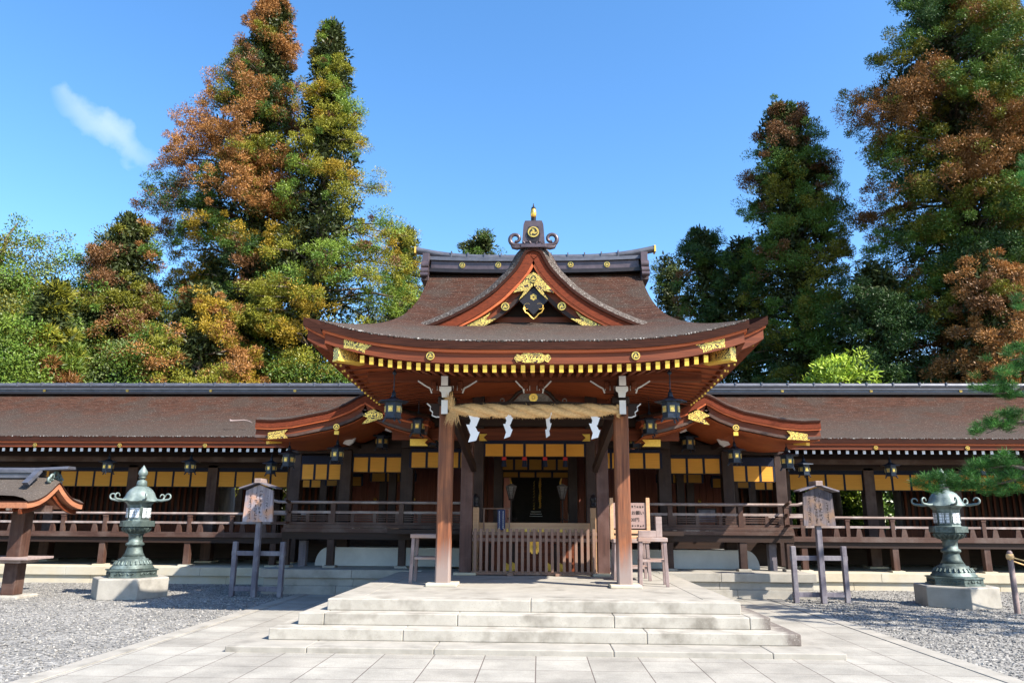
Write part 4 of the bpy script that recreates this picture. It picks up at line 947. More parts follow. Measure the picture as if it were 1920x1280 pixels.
# ================================================================== CORRIDOR WINGS
WE, WR = 20.0, 24.0
def wing(sx):
    side_w = 'left' if sx < 0 else 'right'
    wg = thing('corridor_wing', f'long low corridor building with brown bark roof and railing, {side_w} of the main hall', 'corridor building', (sx * 12, 21, 0))
    def B(b, *a, **k): return (b if sx < 0 else b.mirror()).build(*a, **k)
    X0, X1 = -21.5, -4.2; X = lambda a, c: (a, c) if sx < 0 else (-c, -a)
    def zr(v): return 3.80 + 1.78 * (.62 * v + .38 * v * v)
    b = MB(); b.grid(lambda a, c: (X0 + (X1 - X0) * a, WE + (WR - WE) * c, zr(c)), 60, 14)
    b.grid(lambda a, c: (X0 + (X1 - X0) * a, 2 * WR - WE - (WR - WE) * c, zr(c)), 10, 8, flip=True); B(b, 'roof', M['thatch_low'], wg)
    b = MB(); b.box(X0, X1, WE, WE + .4, 3.66, 3.797); B(b, 'eave_edge', M['thatch_cut'], wg)
    b = MB(); rnd = random.Random(8); N_ = 600; rings = []
    for k in range(N_ + 1):
        x = X0 + (X1 - X0) * k / N_; rr = .016 + rnd.uniform(-.010, .010); rings.append([Vector((x, WE + math.cos(a) * rr * 1.3 + .015, 3.79 + math.sin(a) * rr)) for a in [i / 8 * 2 * math.pi for i in range(8)]])
    b.sweep(rings, sm=True); B(b, 'eave_lip', M['thatch_edge'], wg)
    b = MB(); b.box(X0, X1, WE + .03, WE + .4, 3.615, 3.658); B(b, 'eave_strip', M['strip'], wg)
    b = MB(); b.box(X0, X1, WE + .07, WE + .16, 3.51, 3.613); B(b, 'eave_fascia', M['redx'], wg)
    # ridge
    b = MB(); b.box(X0, X1, WR - .24, WR + .24, 5.55, 5.62, 1); b.box(X0, X1, WR - .17, WR + .17, 5.62, 5.70); b.box(X0, X1, WR - .22, WR + .22, 5.702, 5.74); b.box(X0, X1, WR - .16, WR + .16, 5.742, 5.81, 1)
    b.tube([(X0, WR, 5.86), (X1, WR, 5.86)], .085, 10)
    x = X0 + .4
    while x < X1: b.box(x - .02, x + .02, WR - .1, WR + .1, 5.80, 5.955); x += .82
    B(b, 'ridge', [M['tileblue'], M['black']], wg)
    for k in range(6): 
        o = roundel(wg, (sx * (5.0 + 2.75 * k), WR - .178, 5.665), .5)
    for k in range(6):
        o = roundel(wg, (sx * (6.5 + 2.33 * k), WE + .062, 3.555), .62)
    # white-ended rafters
    p0 = None
    for k in range(66):
        x = -6.62 - k * .2165
        if x < X0 + .2: break
        if p0 is None:
            b = MB(); b.bar((x, WE + .16, 3.44), (x, WE + 1.7, 3.62), .062, .085); p0 = B(b, 'rafter', M['dky'], wg)
            g = MB(); g.box(x - .037, x + .037, WE + .148, WE + .162, 3.40, 3.49); B(g, 'white_end', M['white'], p0)
        else: part_copy(p0, wg, (-sx * -1 * 0 + sx * .2165 * k, 0, 0))
    b = MB(); b.box(X0, X1, WE + .3, WE + 3.0, 3.62, 3.66); B(b, 'soffit', M['dky'], wg)
    b = MB(); b.box(X0, X1, 21.4, 21.55, 3.22, 3.36); B(b, 'eave_beam', M['midx'], wg)
    b = MB(); b.box(X0, X1, 22.35, 22.6, 3.12, 3.6); B(b, 'wall_plate', M['dkx'], wg)
    cols = [-7.15 - 2.4 * k for k in range(6)]
    for x in cols:
        b = MB(); b.box(x - .15, x + .15, 22.35, 22.65, .47, 3.2); B(b, 'column', M['midz'] , wg, bevel=.015)
        b = MB(); b.box(x - .25, x + .25, 22.25, 22.75, .42, .47); B(b, 'post_base', M['cream'], wg)
        blind(wg, *X(x - 2.25, x - .15), 22.42, 2.57, 3.0, 4, band_h=.17)
    blind(wg, *X(-7.0, -6.25), 22.42, 2.57, 3.0, 2, band_h=.17)
    for x in cols:   # inner row
        b = MB(); b.box(x - 1.2 - .11, x - 1.2 + .11, 24.6, 24.85, 1.2, 3.6); B(b, 'inner_column', M['dkz'], wg)
    # back screen with openings where the garden shows
    b = MB(); gaps = [(-10.9, -9.9), (-8.85, -8.3)] if sx < 0 else [(-8.95, -8.3), (-11.9, -9.8)]
    x = X0
    while x < -6.3:
        if not any(g0 < x < g1 for g0, g1 in gaps): b.box(x, x + .2, 25.5, 25.56, 1.15, 3.6); b.box(x + .06, x + .13, 25.45, 25.499, 1.4, 3.3, 1)
        x += .201
    b.box(X0, -6.3, 25.42, 25.6, 3.0, 3.2, 1); b.box(X0, -6.3, 25.4, 25.5, 1.15, 1.45, 1); B(b, 'back_screen', [M['dkz'], M['redz']], wg)
    b = MB(); b.box(X0, -4.3, 25.62, 25.7, 3.2, 5.0); B(b, 'back_upper_wall', M['dkx'], wg)
    b = MB(); b.box(X0, -6.1, 20.95, 25.5, 1.1, 1.19, 1); b.box(X0, -6.1, 20.62, 20.95, 1.17, 1.30, 0); b.box(X0, -6.1, 20.68, 20.9, 1.02, 1.168, 1); B(b, 'veranda_floor', [M['midx'], M['dkx']], wg)
    b = MB(); b.tube([(X0, 20.75, 1.785), (-6.15, 20.75, 1.785)], .034, 8); B(b, 'top_rail', M['railend'], wg)
    b = MB(); b.box(X0, -6.15, 20.72, 20.78, 1.52, 1.575); B(b, 'middle_rail', M['railend'], wg)
    k = 0; x = -7.02
    while x > X0:
        b = MB(); b.box(x - .05, x + .05, 20.70, 20.80, 1.301, 1.70); b.box(x - .062, x + .062, 20.69, 20.81, 1.70, 1.745)
        o = B(b, 'rail_post', M['midz'], wg)
        for q in (-.29, .29): b = MB(); b.prism([(x + q - .085, 1.30), (x + q + .085, 1.30), (x + q + .045, 1.52), (x + q - .045, 1.52)], (0, 20.78, 0), (1, 0, 0), (0, 0, 1), .05); B(b, 'strut', M['midz'], o)
        if k % 2 == 0:
            b = MB(); b.box(x - .08, x + .08, 20.70, 20.86, .46, 1.02); B(b, 'veranda_post', M['midz'], wg, bevel=.01)
            b = MB(); b.box(x - .16, x + .16, 20.62, 20.94, .415, .46); B(b, 'post_base', M['cream'], wg)
        x -= 1.165; k += 1
    # dark underfloor skirt and the cream stone plinth
    b = MB(); b.box(X0, -6.2, 24.2, 24.3, .4, 1.1); B(b, 'underfloor_wall', M['dkx'], wg)
    rnd = random.Random(11)
    for z0, z1, y0, m in ((-.05, .20, 20.33, M['cream']), (.202, .418, 20.27, M['cream'])):
        b = MB(); x = X0
        while x < -6.0:
            x2 = min(x + rnd.uniform(1.5, 2.3), -6.0); b.box(x + .003, x2 - .003, y0, 25.6, z0, z1); x = x2
        B(b, 'plinth_course', m, wg, bevel=.008)
    return wg
wing(-1); wing(1)

# ================================================================== HANGING LANTERNS
def lantern_parts(root):
    b = MB(); ph = R(30)
    b.lathe([(.32, .150), (.315, .165), (.20, .185), (.12, .215), (.055, .255), (.04, .31), (.05, .33), (.03, .36), (.012, .40)], 6, mi=0, ph=ph, sm=False); b.build('lantern_roof', M['iron'], root)
    b = MB(); b.lathe([(.19, -.17), (.19, -.15), (.165, -.148), (.178, .135), (.2, .137), (.2, .155)], 6, ph=ph, sm=False); b.build('lantern_body', M['iron'], root)
    for k in range(6):
        b = MB(); a = k * math.pi / 3; d = Vector((math.cos(a), math.sin(a), 0)); n = Vector((-d.y, d.x, 0)); rr = .172 * math.cos(math.pi / 6) + .004
        c = d * rr; poly = [(-.046, -.055), (.046, -.055), (.048, .065), (-.048, .065)]
        b.prism(poly, c, n, (0, 0, 1), .012); b.prism([(.035 * math.cos(t), .035 * math.sin(t)) for t in [i / 10 * 2 * math.pi for i in range(10)]], c + d * .0125, n, (0, 0, 1), .004, 1)
        b.build('gold_panel', [M['palegold'], M['gold']], root)
    for k in range(3):
        a = R(30) + k * 2.094; b = MB(); b.tube([(.15 * math.cos(a), .15 * math.sin(a), -.17), (.17 * math.cos(a), .17 * math.sin(a), -.20), (.2 * math.cos(a), .2 * math.sin(a), -.235)], [.02, .018, .022], 6); b.build('foot', M['iron'], root)
LG = 'hanging lanterns under the eaves'
spots = [
 (737, 768, 13.0, .88, 4.3, R(22), 'big blue-black hanging lantern under the main eave, left of the straw rope'),
 (1258, 768, 13.0, .88, 4.3, R(30), 'big blue-black hanging lantern under the main eave, right of the straw rope'),
 (784, 800, 16.6, .92, 4.5, R(30), 'dark hanging lantern deep under the main soffit, just left of the left porch pillar'),
 (1218, 800, 16.6, .92, 4.5, R(28), 'dark hanging lantern deep under the main soffit, just right of the right porch pillar'),
 (716, 828, 19.2, .92, 4.0, R(24), 'dim hanging lantern over the left pavilion blinds, below the big left lantern'),
 (1291, 830, 19.2, .95, 4.0, R(34), 'hanging lantern over the right pavilion blinds, below the big right lantern'),
 (815, 825, 18.3, .8, 4.3, R(30), 'shadowed hanging lantern tucked beside the left porch pillar above the blinds'),
 (1191, 828, 18.3, .85, 4.3, R(30), 'shadowed hanging lantern tucked beside the right porch pillar above the blinds'),
 (632, 852, 17.3, .86, 3.6, R(22), 'sunlit hanging lantern under the middle of the left curved gable'),
 (1378, 855, 17.3, .86, 3.6, R(34), 'hanging lantern under the middle of the right curved gable'),
 (541, 862, 17.3, .86, 3.4, R(20), 'hanging lantern under the outer tip of the left curved gable'),
 (1476, 865, 17.3, .86, 3.4, R(38), 'hanging lantern under the outer tip of the right curved gable'),
 (508, 878, 20.4, .84, 3.4, R(22), 'shaded corridor lantern half behind the left notice board'),
 (1508, 880, 20.4, .86, 3.4, R(38), 'corridor lantern directly above the right notice board'),
 (357, 875, 20.6, .84, 3.45, R(18), 'corridor lantern left of the left notice board, over the amber blinds'),
 (1670, 882, 20.6, .84, 3.45, R(40), 'corridor lantern above the right railing, between notice board and bronze lantern'),
 (203, 875, 20.6, .84, 3.45, R(12), 'corridor lantern beside the left bronze lantern and the small roofed stand'),
 (1837, 880, 20.6, .84, 3.45, R(44), 'corridor lantern half hidden by the pine branches on the right'),
]
proto = None
for px, py, Y, sc_, ztop, rz, lab in spots:
    p = at(px, py, Y)
    if proto is None:
        o = proto = thing('hanging_lantern', lab, 'hanging lantern', p, rz, LG, True); lantern_parts(o); o.scale = (sc_,) * 3
    else: o = thing_copy(proto, p, rz, lab, LG, sc_)
    LANT = (o, max(.1, (ztop - p.z) / sc_))
    o['_rod'] = LANT[1]
for o in [x for x in bpy.data.objects if x.get('_rod')]:
    b = MB(); L_ = o['_rod']; b.tube([(0, 0, .38), (0, 0, L_)], .011, 6)
    if L_ > .7: b.lathe([(.02, 0), (.045, .03), (.03, .07), (.015, .1)], 8, (0, 0, L_ * .8))
    b.build('hanging_rod', M['iron'], o); del o['_rod']

# ================================================================== BRONZE LANTERNS
def bronze(root):
    ph = R(0)
    b = MB(); b.lathe([(.80, 0), (.80, .40), (.78, .42), (.3, .42)], 6, ph=ph, sm=False); b.build('stone_pedestal', M['granite2'], root, bevel=.015)
    b = MB(); b.lathe([(.56, .421), (.56, .45), (.53, .455), (.53, .555), (.56, .56), (.56, .585), (.45, .59)], 6, ph=ph, sm=False)
    for k in range(6):
        a = (k + .5) * math.pi / 3; d = Vector((math.cos(a), math.sin(a), 0)); n = Vector((-d.y, d.x, 0)); rr = .53 * math.cos(math.pi / 6)
        for j in range(5): b.tube([d * (rr + .005) + n * (-.16 + .08 * j) + Vector((0, 0, .49 + .03 * (j % 2))), d * (rr + .012) + n * (-.12 + .08 * j) + Vector((0, 0, .52 - .03 * (j % 2)))], .016, 6)
    b.build('plinth', M['bronze'], root)
    b = MB(); b.lathe([(.44, .585), (.44, .62), (.41, .64), (.41, .66), (.37, .68), (.36, .72), (.31, .76), (.30, .80), (.25, .81), (.225, .85)], 18, mi=0)
    for k in range(24):
        a = k * math.pi / 12; b.tube([(.375 * math.cos(a), .375 * math.sin(a), .69), (.335 * math.cos(a), .335 * math.sin(a), .755)], .022, 6)
    b.build('base_moulding', M['bronze'], root)
    b = MB(); b.lathe([(.225, .85), (.18, .93), (.155, 1.03), (.15, 1.06), (.18, 1.075), (.195, 1.10), (.18, 1.135), (.145, 1.15), (.14, 1.22), (.15, 1.30), (.17, 1.33)], 20); b.build('stem', M['bronze'], root)
    b = MB(); b.lathe([(.17, 1.33), (.21, 1.37), (.27, 1.40), (.295, 1.45), (.29, 1.48)], 18)
    for k in range(18):
        a = k * math.pi / 9; b.tube([(.19 * math.cos(a), .19 * math.sin(a), 1.35), (.26 * math.cos(a), .26 * math.sin(a), 1.395), (.30 * math.cos(a), .30 * math.sin(a), 1.45)], [.015, .03, .02], 6)
    b.lathe([(.35, 1.48), (.375, 1.485), (.375, 1.60), (.34, 1.605), (.27, 1.61)], 6, ph=ph, sm=False); b.build('bowl', M['bronze'], root)
    b = MB(); b.lathe([(.26, 1.61), (.245, 1.625), (.245, 1.66), (.262, 1.95), (.30, 1.99), (.32, 2.02)], 6, ph=ph, sm=False); b.build('lamp_box', M['bronze'], root)
    for k in range(6):
        a = (k + .5) * math.pi / 3; d = Vector((math.cos(a), math.sin(a), 0)); n = Vector((-d.y, d.x, 0)); rr = .2535 * math.cos(math.pi / 6) + .007; b = MB()
        for q in (-1, 1): b.prism([(q * .054 - .045, 1.67), (q * .054 + .045, 1.67), (q * .054 + .047, 1.88), (q * .054 - .047, 1.88)], d * rr, n, (0, 0, 1), .01)
        b.build('lattice_pane', M['lattice'], root)
    b = MB()
    def roofp(a, c):      # six-lobed dome
        ang = a * 2 * math.pi; lob = abs(math.cos(3 * (ang))) ; prof = [(.385, 2.03), (.36, 2.06), (.315, 2.12), (.285, 2.20), (.23, 2.28), (.15, 2.34), (.10, 2.36)]
        i = min(int(c * 6), 5); t = c * 6 - i; r_ = prof[i][0] * (1 - t) + prof[i + 1][0] * t; z = prof[i][1] * (1 - t) + prof[i + 1][1] * t
        r_ *= 1 + .09 * (lob - .6) * (1 - c); z += .03 * (lob - .5) * (1 - c); return (r_ * math.cos(ang), r_ * math.sin(ang), z)
    b.grid(roofp, 60, 12); b.lathe([(.27, 2.0), (.385, 2.03)], 24); b.build('roof', M['bronze2'], root)
    for k in range(6):
        a = k * math.pi / 3; d = Vector((math.cos(a), math.sin(a), 0)); b = MB(); pts = [d * .36 + Vector((0, 0, 2.05)), d * .46 + Vector((0, 0, 2.045)), d * .55 + Vector((0, 0, 2.06))]
        for j in range(14):
            t = j / 13; q = -math.pi / 2 + t * 1.55 * math.pi; rr = .07 * (1 - .3 * t); pts.append(d * (.585 + rr * math.cos(q)) + Vector((0, 0, 2.135 + rr * math.sin(q))))
        b.tube(pts, [.03, .03, .026] + [.024 - .001 * j for j in range(14)], 8); b.build('roof_curl', M['bronze2'], root)
    b = MB(); b.lathe([(.10, 2.36), (.11, 2.38), (.105, 2.45), (.09, 2.48), (.05, 2.50), (.055, 2.53), (.10, 2.545), (.05, 2.555), (.075, 2.58), (.10, 2.63), (.095, 2.68), (.05, 2.75), (.015, 2.80), (.0, 2.83)], 14); b.build('bud_finial', M['bronze2'], root)
bl_ = thing('bronze_lantern', 'greenish bronze garden lantern in full sun on a white stone pedestal', 'garden lantern', (-8.80, 16.95, 0), R(8), 'bronze garden lanterns', True); bronze(bl_)
thing_copy(bl_, (8.80, 16.9, 0), R(22), 'dark bronze garden lantern partly hidden by pine branches', 'bronze garden lanterns')

# ================================================================== NOTICE BOARDS
def board_mat(name, base, dark, hot):
    m = bpy.data.materials.new(name); m.use_nodes = True; t = m.node_tree; b = t.nodes['Principled BSDF']; N = t.nodes.new; L = t.links.new
    tc_ = N('ShaderNodeTexCoord'); mp = N('ShaderNodeMapping'); mp.inputs['Scale'].default_value = (26, 4, 1.6); L(tc_.outputs['Object'], mp.inputs[0])
    n1 = N('ShaderNodeTexNoise'); n1.inputs['Scale'].default_value = 1; n1.inputs['Detail'].default_value = 6; L(mp.outputs[0], n1.inputs['Vector'])
    n2 = N('ShaderNodeTexNoise'); n2.inputs['Scale'].default_value = 3.2; n2.inputs['Detail'].default_value = 3; L(tc_.outputs['Object'], n2.inputs['Vector'])
    def rng(f, a, c):
        n = N('ShaderNodeMapRange'); n.inputs['From Min'].default_value = a; n.inputs['From Max'].default_value = c; L(f, n.inputs['Value']); return n.outputs[0]
    def mix(f, A, B):
        n = N('ShaderNodeMix'); n.data_type = 'RGBA'; L(f, n.inputs['Factor'])
        for k, x in (('A', A), ('B', B)):
            if isinstance(x, tuple): n.inputs[k].default_value = (*x, 1)
            else: L(x, n.inputs[k])
        return n.outputs['Result']
    c = mix(rng(n1.outputs['Fac'], .35, .65), base, dark); c = mix(rng(n2.outputs['Fac'], .52, .68), c, hot); L(c, b.inputs['Base Color']); b.inputs['Roughness'].default_value = .8
    return m
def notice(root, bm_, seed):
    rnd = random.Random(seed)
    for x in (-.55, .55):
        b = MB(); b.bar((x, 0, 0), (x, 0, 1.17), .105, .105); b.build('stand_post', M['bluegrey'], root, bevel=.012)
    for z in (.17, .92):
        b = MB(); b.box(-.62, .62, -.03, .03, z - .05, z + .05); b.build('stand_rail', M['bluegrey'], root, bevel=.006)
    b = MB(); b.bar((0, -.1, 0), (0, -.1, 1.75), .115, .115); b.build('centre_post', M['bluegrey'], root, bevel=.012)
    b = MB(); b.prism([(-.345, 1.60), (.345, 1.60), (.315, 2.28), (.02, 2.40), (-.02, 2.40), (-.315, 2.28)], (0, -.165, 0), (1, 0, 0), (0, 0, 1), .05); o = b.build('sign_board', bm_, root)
    b = MB()    # worn columns of brushed characters, weathered past reading
    for cx, n, z0, w_ in ((-.2, 11, 2.16, .035), (-.06, 9, 2.22, .05), (.04, 8, 2.26, .055), (.19, 11, 2.16, .035)):
        for k in range(n):
            z = z0 - k * w_ * 1.35
            for j in range(4):
                x = cx + rnd.uniform(-.5, .5) * w_; zz = z + rnd.uniform(-.5, .5) * w_
                if rnd.random() < .7: 
                    if rnd.random() < .5: b.box(x - w_ * .4, x + w_ * .4, -.2185, -.2155, zz - .004, zz + .004)
                    else: b.box(x - .004, x + .004, -.2185, -.2155, zz - w_ * .4, zz + w_ * .4)
    b.build('worn_lettering', M['ink'], o)
    b = MB(); 
    for s_ in (-1, 1): b.bar((0, -.17, 2.46), (s_ * .43, -.17, 2.325), .34, .03, 0)
    b.build('board_roof', M['bluegrey'], root); b = MB(); b.box(-.075, .075, -.36, .02, 2.44, 2.54); b.build('roof_ridge', M['greyx'], root, bevel=.006)
NG = 'wooden notice boards on post stands'
n1 = thing('notice_board', 'weathered roofed notice board with orange-bleached wood in the sun', 'notice board', (-6.12, 17.22, 0), R(-4), NG, True)
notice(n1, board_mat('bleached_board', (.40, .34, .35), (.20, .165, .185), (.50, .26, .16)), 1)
n2 = thing('notice_board', 'shaded grey-violet roofed notice board near the pine and its stand', 'notice board', (6.12, 17.16, 0), R(3), NG, True)
notice(n2, board_mat('shaded_board', (.14, .115, .125), (.06, .047, .053), (.19, .115, .075)), 2)  # shadow over this board put into its darker colours

# ================================================================== SMALL ROOFED STAND at the far left
rs = thing('roofed_stand', 'small curved-roof wooden stand with a shelf on its post, cut by the left edge', 'roofed stand', (-11.9, 16.55, 0))
sp_ = [(-.98, 1.99), (-.80, 2.01), (-.6, 2.06), (-.4, 2.15), (-.22, 2.27), (-.08, 2.385), (0, 2.42)]
sp_ = interp(sp_, 16); sf = sp_ + [(-y, z) for y, z in sp_[::-1][1:]]; XE = -10.42
snr = [nrm(sf, i) for i in range(len(sf))]
def sq(i, d, x): 
    y, z = sf[i]; a, c = snr[i]; return Vector((x, 16.55 + y - a * d, z - c * d))
b = MB(); xs = [XE, XE - .12, XE - .3, XE - .6, XE - 4.2]; lf_ = [0, .07, .11, .12, .12]
v = [sq(i, -lf_[j], xs[j]) for j in range(5) for i in range(len(sf))]; n = len(sf)
b.add(v, [(j * n + i, (j + 1) * n + i, (j + 1) * n + i + 1, j * n + i + 1) for j in range(4) for i in range(n - 1)][::1], 0, True); b.build('roof', M['thatch'], rs)
def sband(name, d0, d1, x0, x1, m):
    b = MB(); b.sweep([[sq(i, d0, x0), sq(i, d1, x0), sq(i, d1, x1), sq(i, d0, x1)] for i in range(n)]); b.build(name, m, rs)
sband('verge_edge', 0, .025, XE, XE - 4.2, M['thatch_cut']); sband('verge_band', .026, .14, XE - .02, XE - 4.2, M['barge']); sband('bargeboard', .16, .26, XE - .14, XE - .2, M['redy'])
b = MB(); b.box(-15, XE - .45, 16.36, 16.74, 2.50, 2.56); b.box(-15, XE - .42, 16.42, 16.68, 2.565, 2.61); b.box(-15, XE - .45, 16.38, 16.72, 2.615, 2.66)
b.sweep([[Vector((x, 16.55 + a, 2.665 + (.0 if x < -10.9 else (x + 10.9) * .05) + c)) for a, c in ((-.16, 0), (.16, 0), (.12, .06), (-.12, .06))] for x in (-15, -12, -10.9, -10.6, -10.2)]); b.build('ridge', M['tileblue'], rs)
b = MB(); b.bar((XE - .35, 16.30, 2.66), (XE - .42, 16.02, 2.36), .16, .07); b.build('ridge_end', M['tileblue'], rs)
b = MB()
for (dy, dz, r_) in ((-.12, 2.52, .06), (.0, 2.58, .07), (.12, 2.52, .06), (-.2, 2.46, .05), (.2, 2.46, .05)):
    b.tube([(XE - .12, 16.55 + dy + r_ * math.cos(t), dz + r_ * math.sin(t)) for t in [k / 10 * 1.7 * math.pi for k in range(11)]], .028, 6)
b.build('ridge_scroll', M['bronze2'], rs)
for x in (-11.15, -14.1):
    b = MB(); b.box(x - .15, x + .15, 16.40, 16.70, .06, 1.95); b.build('post', M['midz'], rs, bevel=.02); b = MB(); b.box(x - .36, x + .36, 16.19, 16.91, -.02, .06); b.build('post_base', M['granite'], rs, bevel=.02)
b = MB(); b.box(-14.8, -10.6, 16.42, 16.68, 1.78, 1.92); b.build('beam', M['midx'], rs)
for x in (-10.98, -11.3):
    b = MB(); b.box(x - .06, x + .06, 15.9, 17.2, 1.78, 1.90); b.build('cross_arm', M['redy'], rs)
for (x, z) in ((-11.0, 1.86), (-11.32, 1.86), (-11.9, 1.86), (-10.72, 1.86)):
    b = MB(); b.box(x - .04, x + .04, 15.82, 15.9, z - .05, z + .05); b.build('white_beam_end', M['white'], rs)
b = MB(); b.box(-15, -10.62, 16.1, 17.0, .79, .84); b.box(-15, -10.85, 16.25, 16.85, .72, .79); b.build('shelf', M['greyx'], rs, bevel=.006)

# ================================================================== PORCH FURNITURE
def table(root, w_, d_, h_, m, shelf_z=.42, foot=.06):
    b = MB(); b.box(-w_ / 2 - .03, w_ / 2 + .03, -d_ / 2 - .03, d_ / 2 + .03, h_ - .07, h_); b.build('table_top', M['table'], root, bevel=.008)
    for sx in (-1, 1):
        for sy in (-1, 1):
            b = MB(); b.bar((sx * w_ / 2 * 1.02, sy * d_ / 2 * 1.02, 0), (sx * w_ / 2 * .92, sy * d_ / 2 * .92, h_ - .07), foot, foot); b.build('leg', M['greyz'], root, bevel=.005)
    b = MB(); b.box(-w_ / 2 * .95, w_ / 2 * .95, -d_ / 2 * .95, d_ / 2 * .95, shelf_z, shelf_z + .04); b.build('shelf', M['table'], root)
tl = thing('side_table', 'tall narrow weathered wooden table half behind the left porch pillar', 'table', (-1.95, 14.55, .547), 0, 'weathered tables on the terrace', True); table(tl, .56, .52, .87, 0)
tr_ = thing('side_table', 'tall weathered wooden table carrying the L-shaped box, right of the porch pillar', 'table', (2.16, 14.38, .547), R(-4), 'weathered tables on the terrace', True); table(tr_, .46, .5, .84, 0)
tb = thing('side_table', 'low wooden table under the handwritten price sign behind the right porch pillar', 'table', (1.92, 15.75, .547), 0, 'weathered tables on the terrace', True); table(tb, .66, .6, .78, 0, .22)
lb = thing('slot_box', 'pale L-shaped wooden box on the right terrace table', 'box', (2.12, 14.40, 1.388), R(-4), None, True)
b = MB(); b.box(-.2, .115, -.12, .1, 0, .12); b.build('box_tray', M['greyx'], lb, bevel=.005)
b = MB(); b.box(.117, .225, -.12, .1, 0, .37); b.build('box_upright', M['greyx'], lb, bevel=.005)
sg = thing('price_sign', 'wooden framed sign with brushed Japanese lettering and 2,000 on the low table', 'sign', (1.98, 15.72, 1.33), R(-2), None, True)
b = MB(); b.box(-.38, .27, -.015, .015, .20, .70); bd_ = b.build('sign_panel', wood('sign_panel_timber', (.40, .27, .24), (.30, .20, .18), 'x', bump=.05), sg)
b = MB(); b.box(.272, .345, -.04, .035, -.02, .80); b.build('frame_post', M['lightwood'], sg, bevel=.008)
b = MB(); b.box(-.452, -.382, -.04, .035, -.02, .80); b.build('frame_post', M['lightwood'], sg, bevel=.008)
b = MB(); b.box(-.381, .271, -.04, .03, .10, .17); b.box(-.381, .271, -.03, .02, .0, .06); b.build('frame_rail', M['lightwood'], sg, bevel=.006)
def text(body, size, loc, parent, m, name='lettering', rot=(math.pi / 2, 0, 0)):
    cu = bpy.data.curves.new(name, 'FONT'); cu.body = body; cu.size = size; cu.extrude = .001; cu.align_x = 'LEFT'; cu.offset = size * .012
    t = bpy.data.objects.new('t_', cu); COL.objects.link(t); bpy.context.view_layer.update()
    me = bpy.data.meshes.new_from_object(t.evaluated_get(bpy.context.evaluated_depsgraph_get())); me.name = name
    bpy.data.objects.remove(t); me.materials.clear(); me.materials.append(m)
    o = link(name, me, parent); o.location = loc; o.rotation_euler = rot
    return o
text('ご奉賛のお願い', .085, (-.36, -.0172, .475), sg, M['ink'])
text('一枚 2,000円', .088, (-.345, -.0172, .34), sg, M['ink'])
b = MB(); rnd = random.Random(21)
for z, h in ((.625, .05), (.25, .04)):
    for k in range(11):
        x = -.335 + k * .053
        for j in range(4):
            if rnd.random() < .5: b.box(x + rnd.uniform(0, .015), x + .03, -.018, -.0165, z + rnd.uniform(-.5, .5) * h, z + rnd.uniform(-.5, .5) * h + .004)
            else: q = x + rnd.uniform(0, .03); b.box(q, q + .005, -.018, -.0165, z - h * .45, z + h * rnd.uniform(.1, .45))
b.build('small_lettering', M['ink'], sg)
bs = thing('blue_notice', 'narrow navy notice with white vertical writing behind the slatted barrier', 'notice', (-.73, 17.1, 1.62), 0, None, True)
b = MB(); b.box(-.085, .085, -.008, .008, -.16, .28); b.build('notice_panel', mat('navy_board', (.018, .028, .10), (.012, .018, .07), rough=.5), bs)
b = MB(); b.tube([(-.42, .01, .3), (.2, .01, .3)], .014, 6); b.box(-.40, -.37, 0, .03, -.18, .3); b.box(.16, .19, 0, .03, -.18, .3); b.build('notice_stand', M['slat'], bs)
b = MB()
for x in (-.045, .04):
    for k in range(9):
        z = .235 - k * .043
        b.box(x - .014, x + .014, -.0115, -.0095, z, z + .005); b.box(x - .003, x + .003, -.0115, -.0095, z - .02, z + .012); b.box(x - .012, x + .012, -.0115, -.0095, z - .018, z - .013)
b.build('white_lettering', M['white'], bs)
pc = thing('paper_card', 'small white card with dark marks on the low table by the right pillar', 'card', (1.74, 15.50, 1.335), 0, None, True)
b = MB(); b.bar((0, 0, 0), (0, .08, .11), .13, .006, up=(0, -1, 1)); b.build('card', M['paper'], pc)
p_ = at(1325, 962, 19.0)
pq = thing('framed_plaque', 'small dark framed panel standing behind the right veranda railing', 'plaque', (p_.x, 19.0, 1.545), 0, None, True)
b = MB(); b.box(-.2, .2, -.02, .02, .12, .40); b.build('panel', M['bluegrey'], pq); b = MB(); b.box(-.23, .23, -.03, .03, .40, .44); b.box(-.23, -.2, -.03, .03, 0, .40); b.box(.2, .23, -.03, .03, 0, .40); b.build('frame', M['dkx'], pq)
p_ = at(450, 793, 20.75)
fb = thing('fallen_branch', 'thin dry branch lying on the left corridor roof', 'branch', p_, 0, None, True)
b = MB(); b.tube([(-.28, 0, .06), (-.1, .02, .07), (.1, .03, .09), (.24, .02, .06), (.34, -.04, .02)], [.03, .022, .018, .013, .008], 6); b.tube([(-.25, 0, .06), (-.3, .02, .10)], [.03, .02], 6); b.build('stem', M['greyx'], fb)
# stanchion with rope at the right edge
sn = thing('rope_stanchion', 'leaning grey wooden post with thin straw rope at the right edge of the gravel', 'post', (9.23, 15.58, 0))
b = MB(); b.tube([(9.23, 15.58, -.05), (9.235, 15.58, 1.13), (9.23, 15.58, 1.16)], [.055, .05, .03], 10); b.build('post', M['greyz'], sn)
for dz, y1 in ((0, 15.0), (-.06, 16.4)):
    b = MB(); q = []
    for k in range(14):
        t = k / 13; q.append((9.2 + 2.2 * t, 15.54 + (y1 - 15.5) * t, 1.05 + dz - .22 * math.sin(t * math.pi) * .9 - .05 * t))
    b.tube(q, .014, 6); b.build('thin_rope', M['straw'], sn)
b = MB(); b.lathe([(.062, 1.0), (.07, 1.03), (.07, 1.07), (.06, 1.1)], 10, (9.233, 15.58, 0)); b.tube([(9.6, 15.5, .92), (9.61, 15.5, .78)], [.02, .03], 6); b.build('rope_binding', M['straw'], sn)

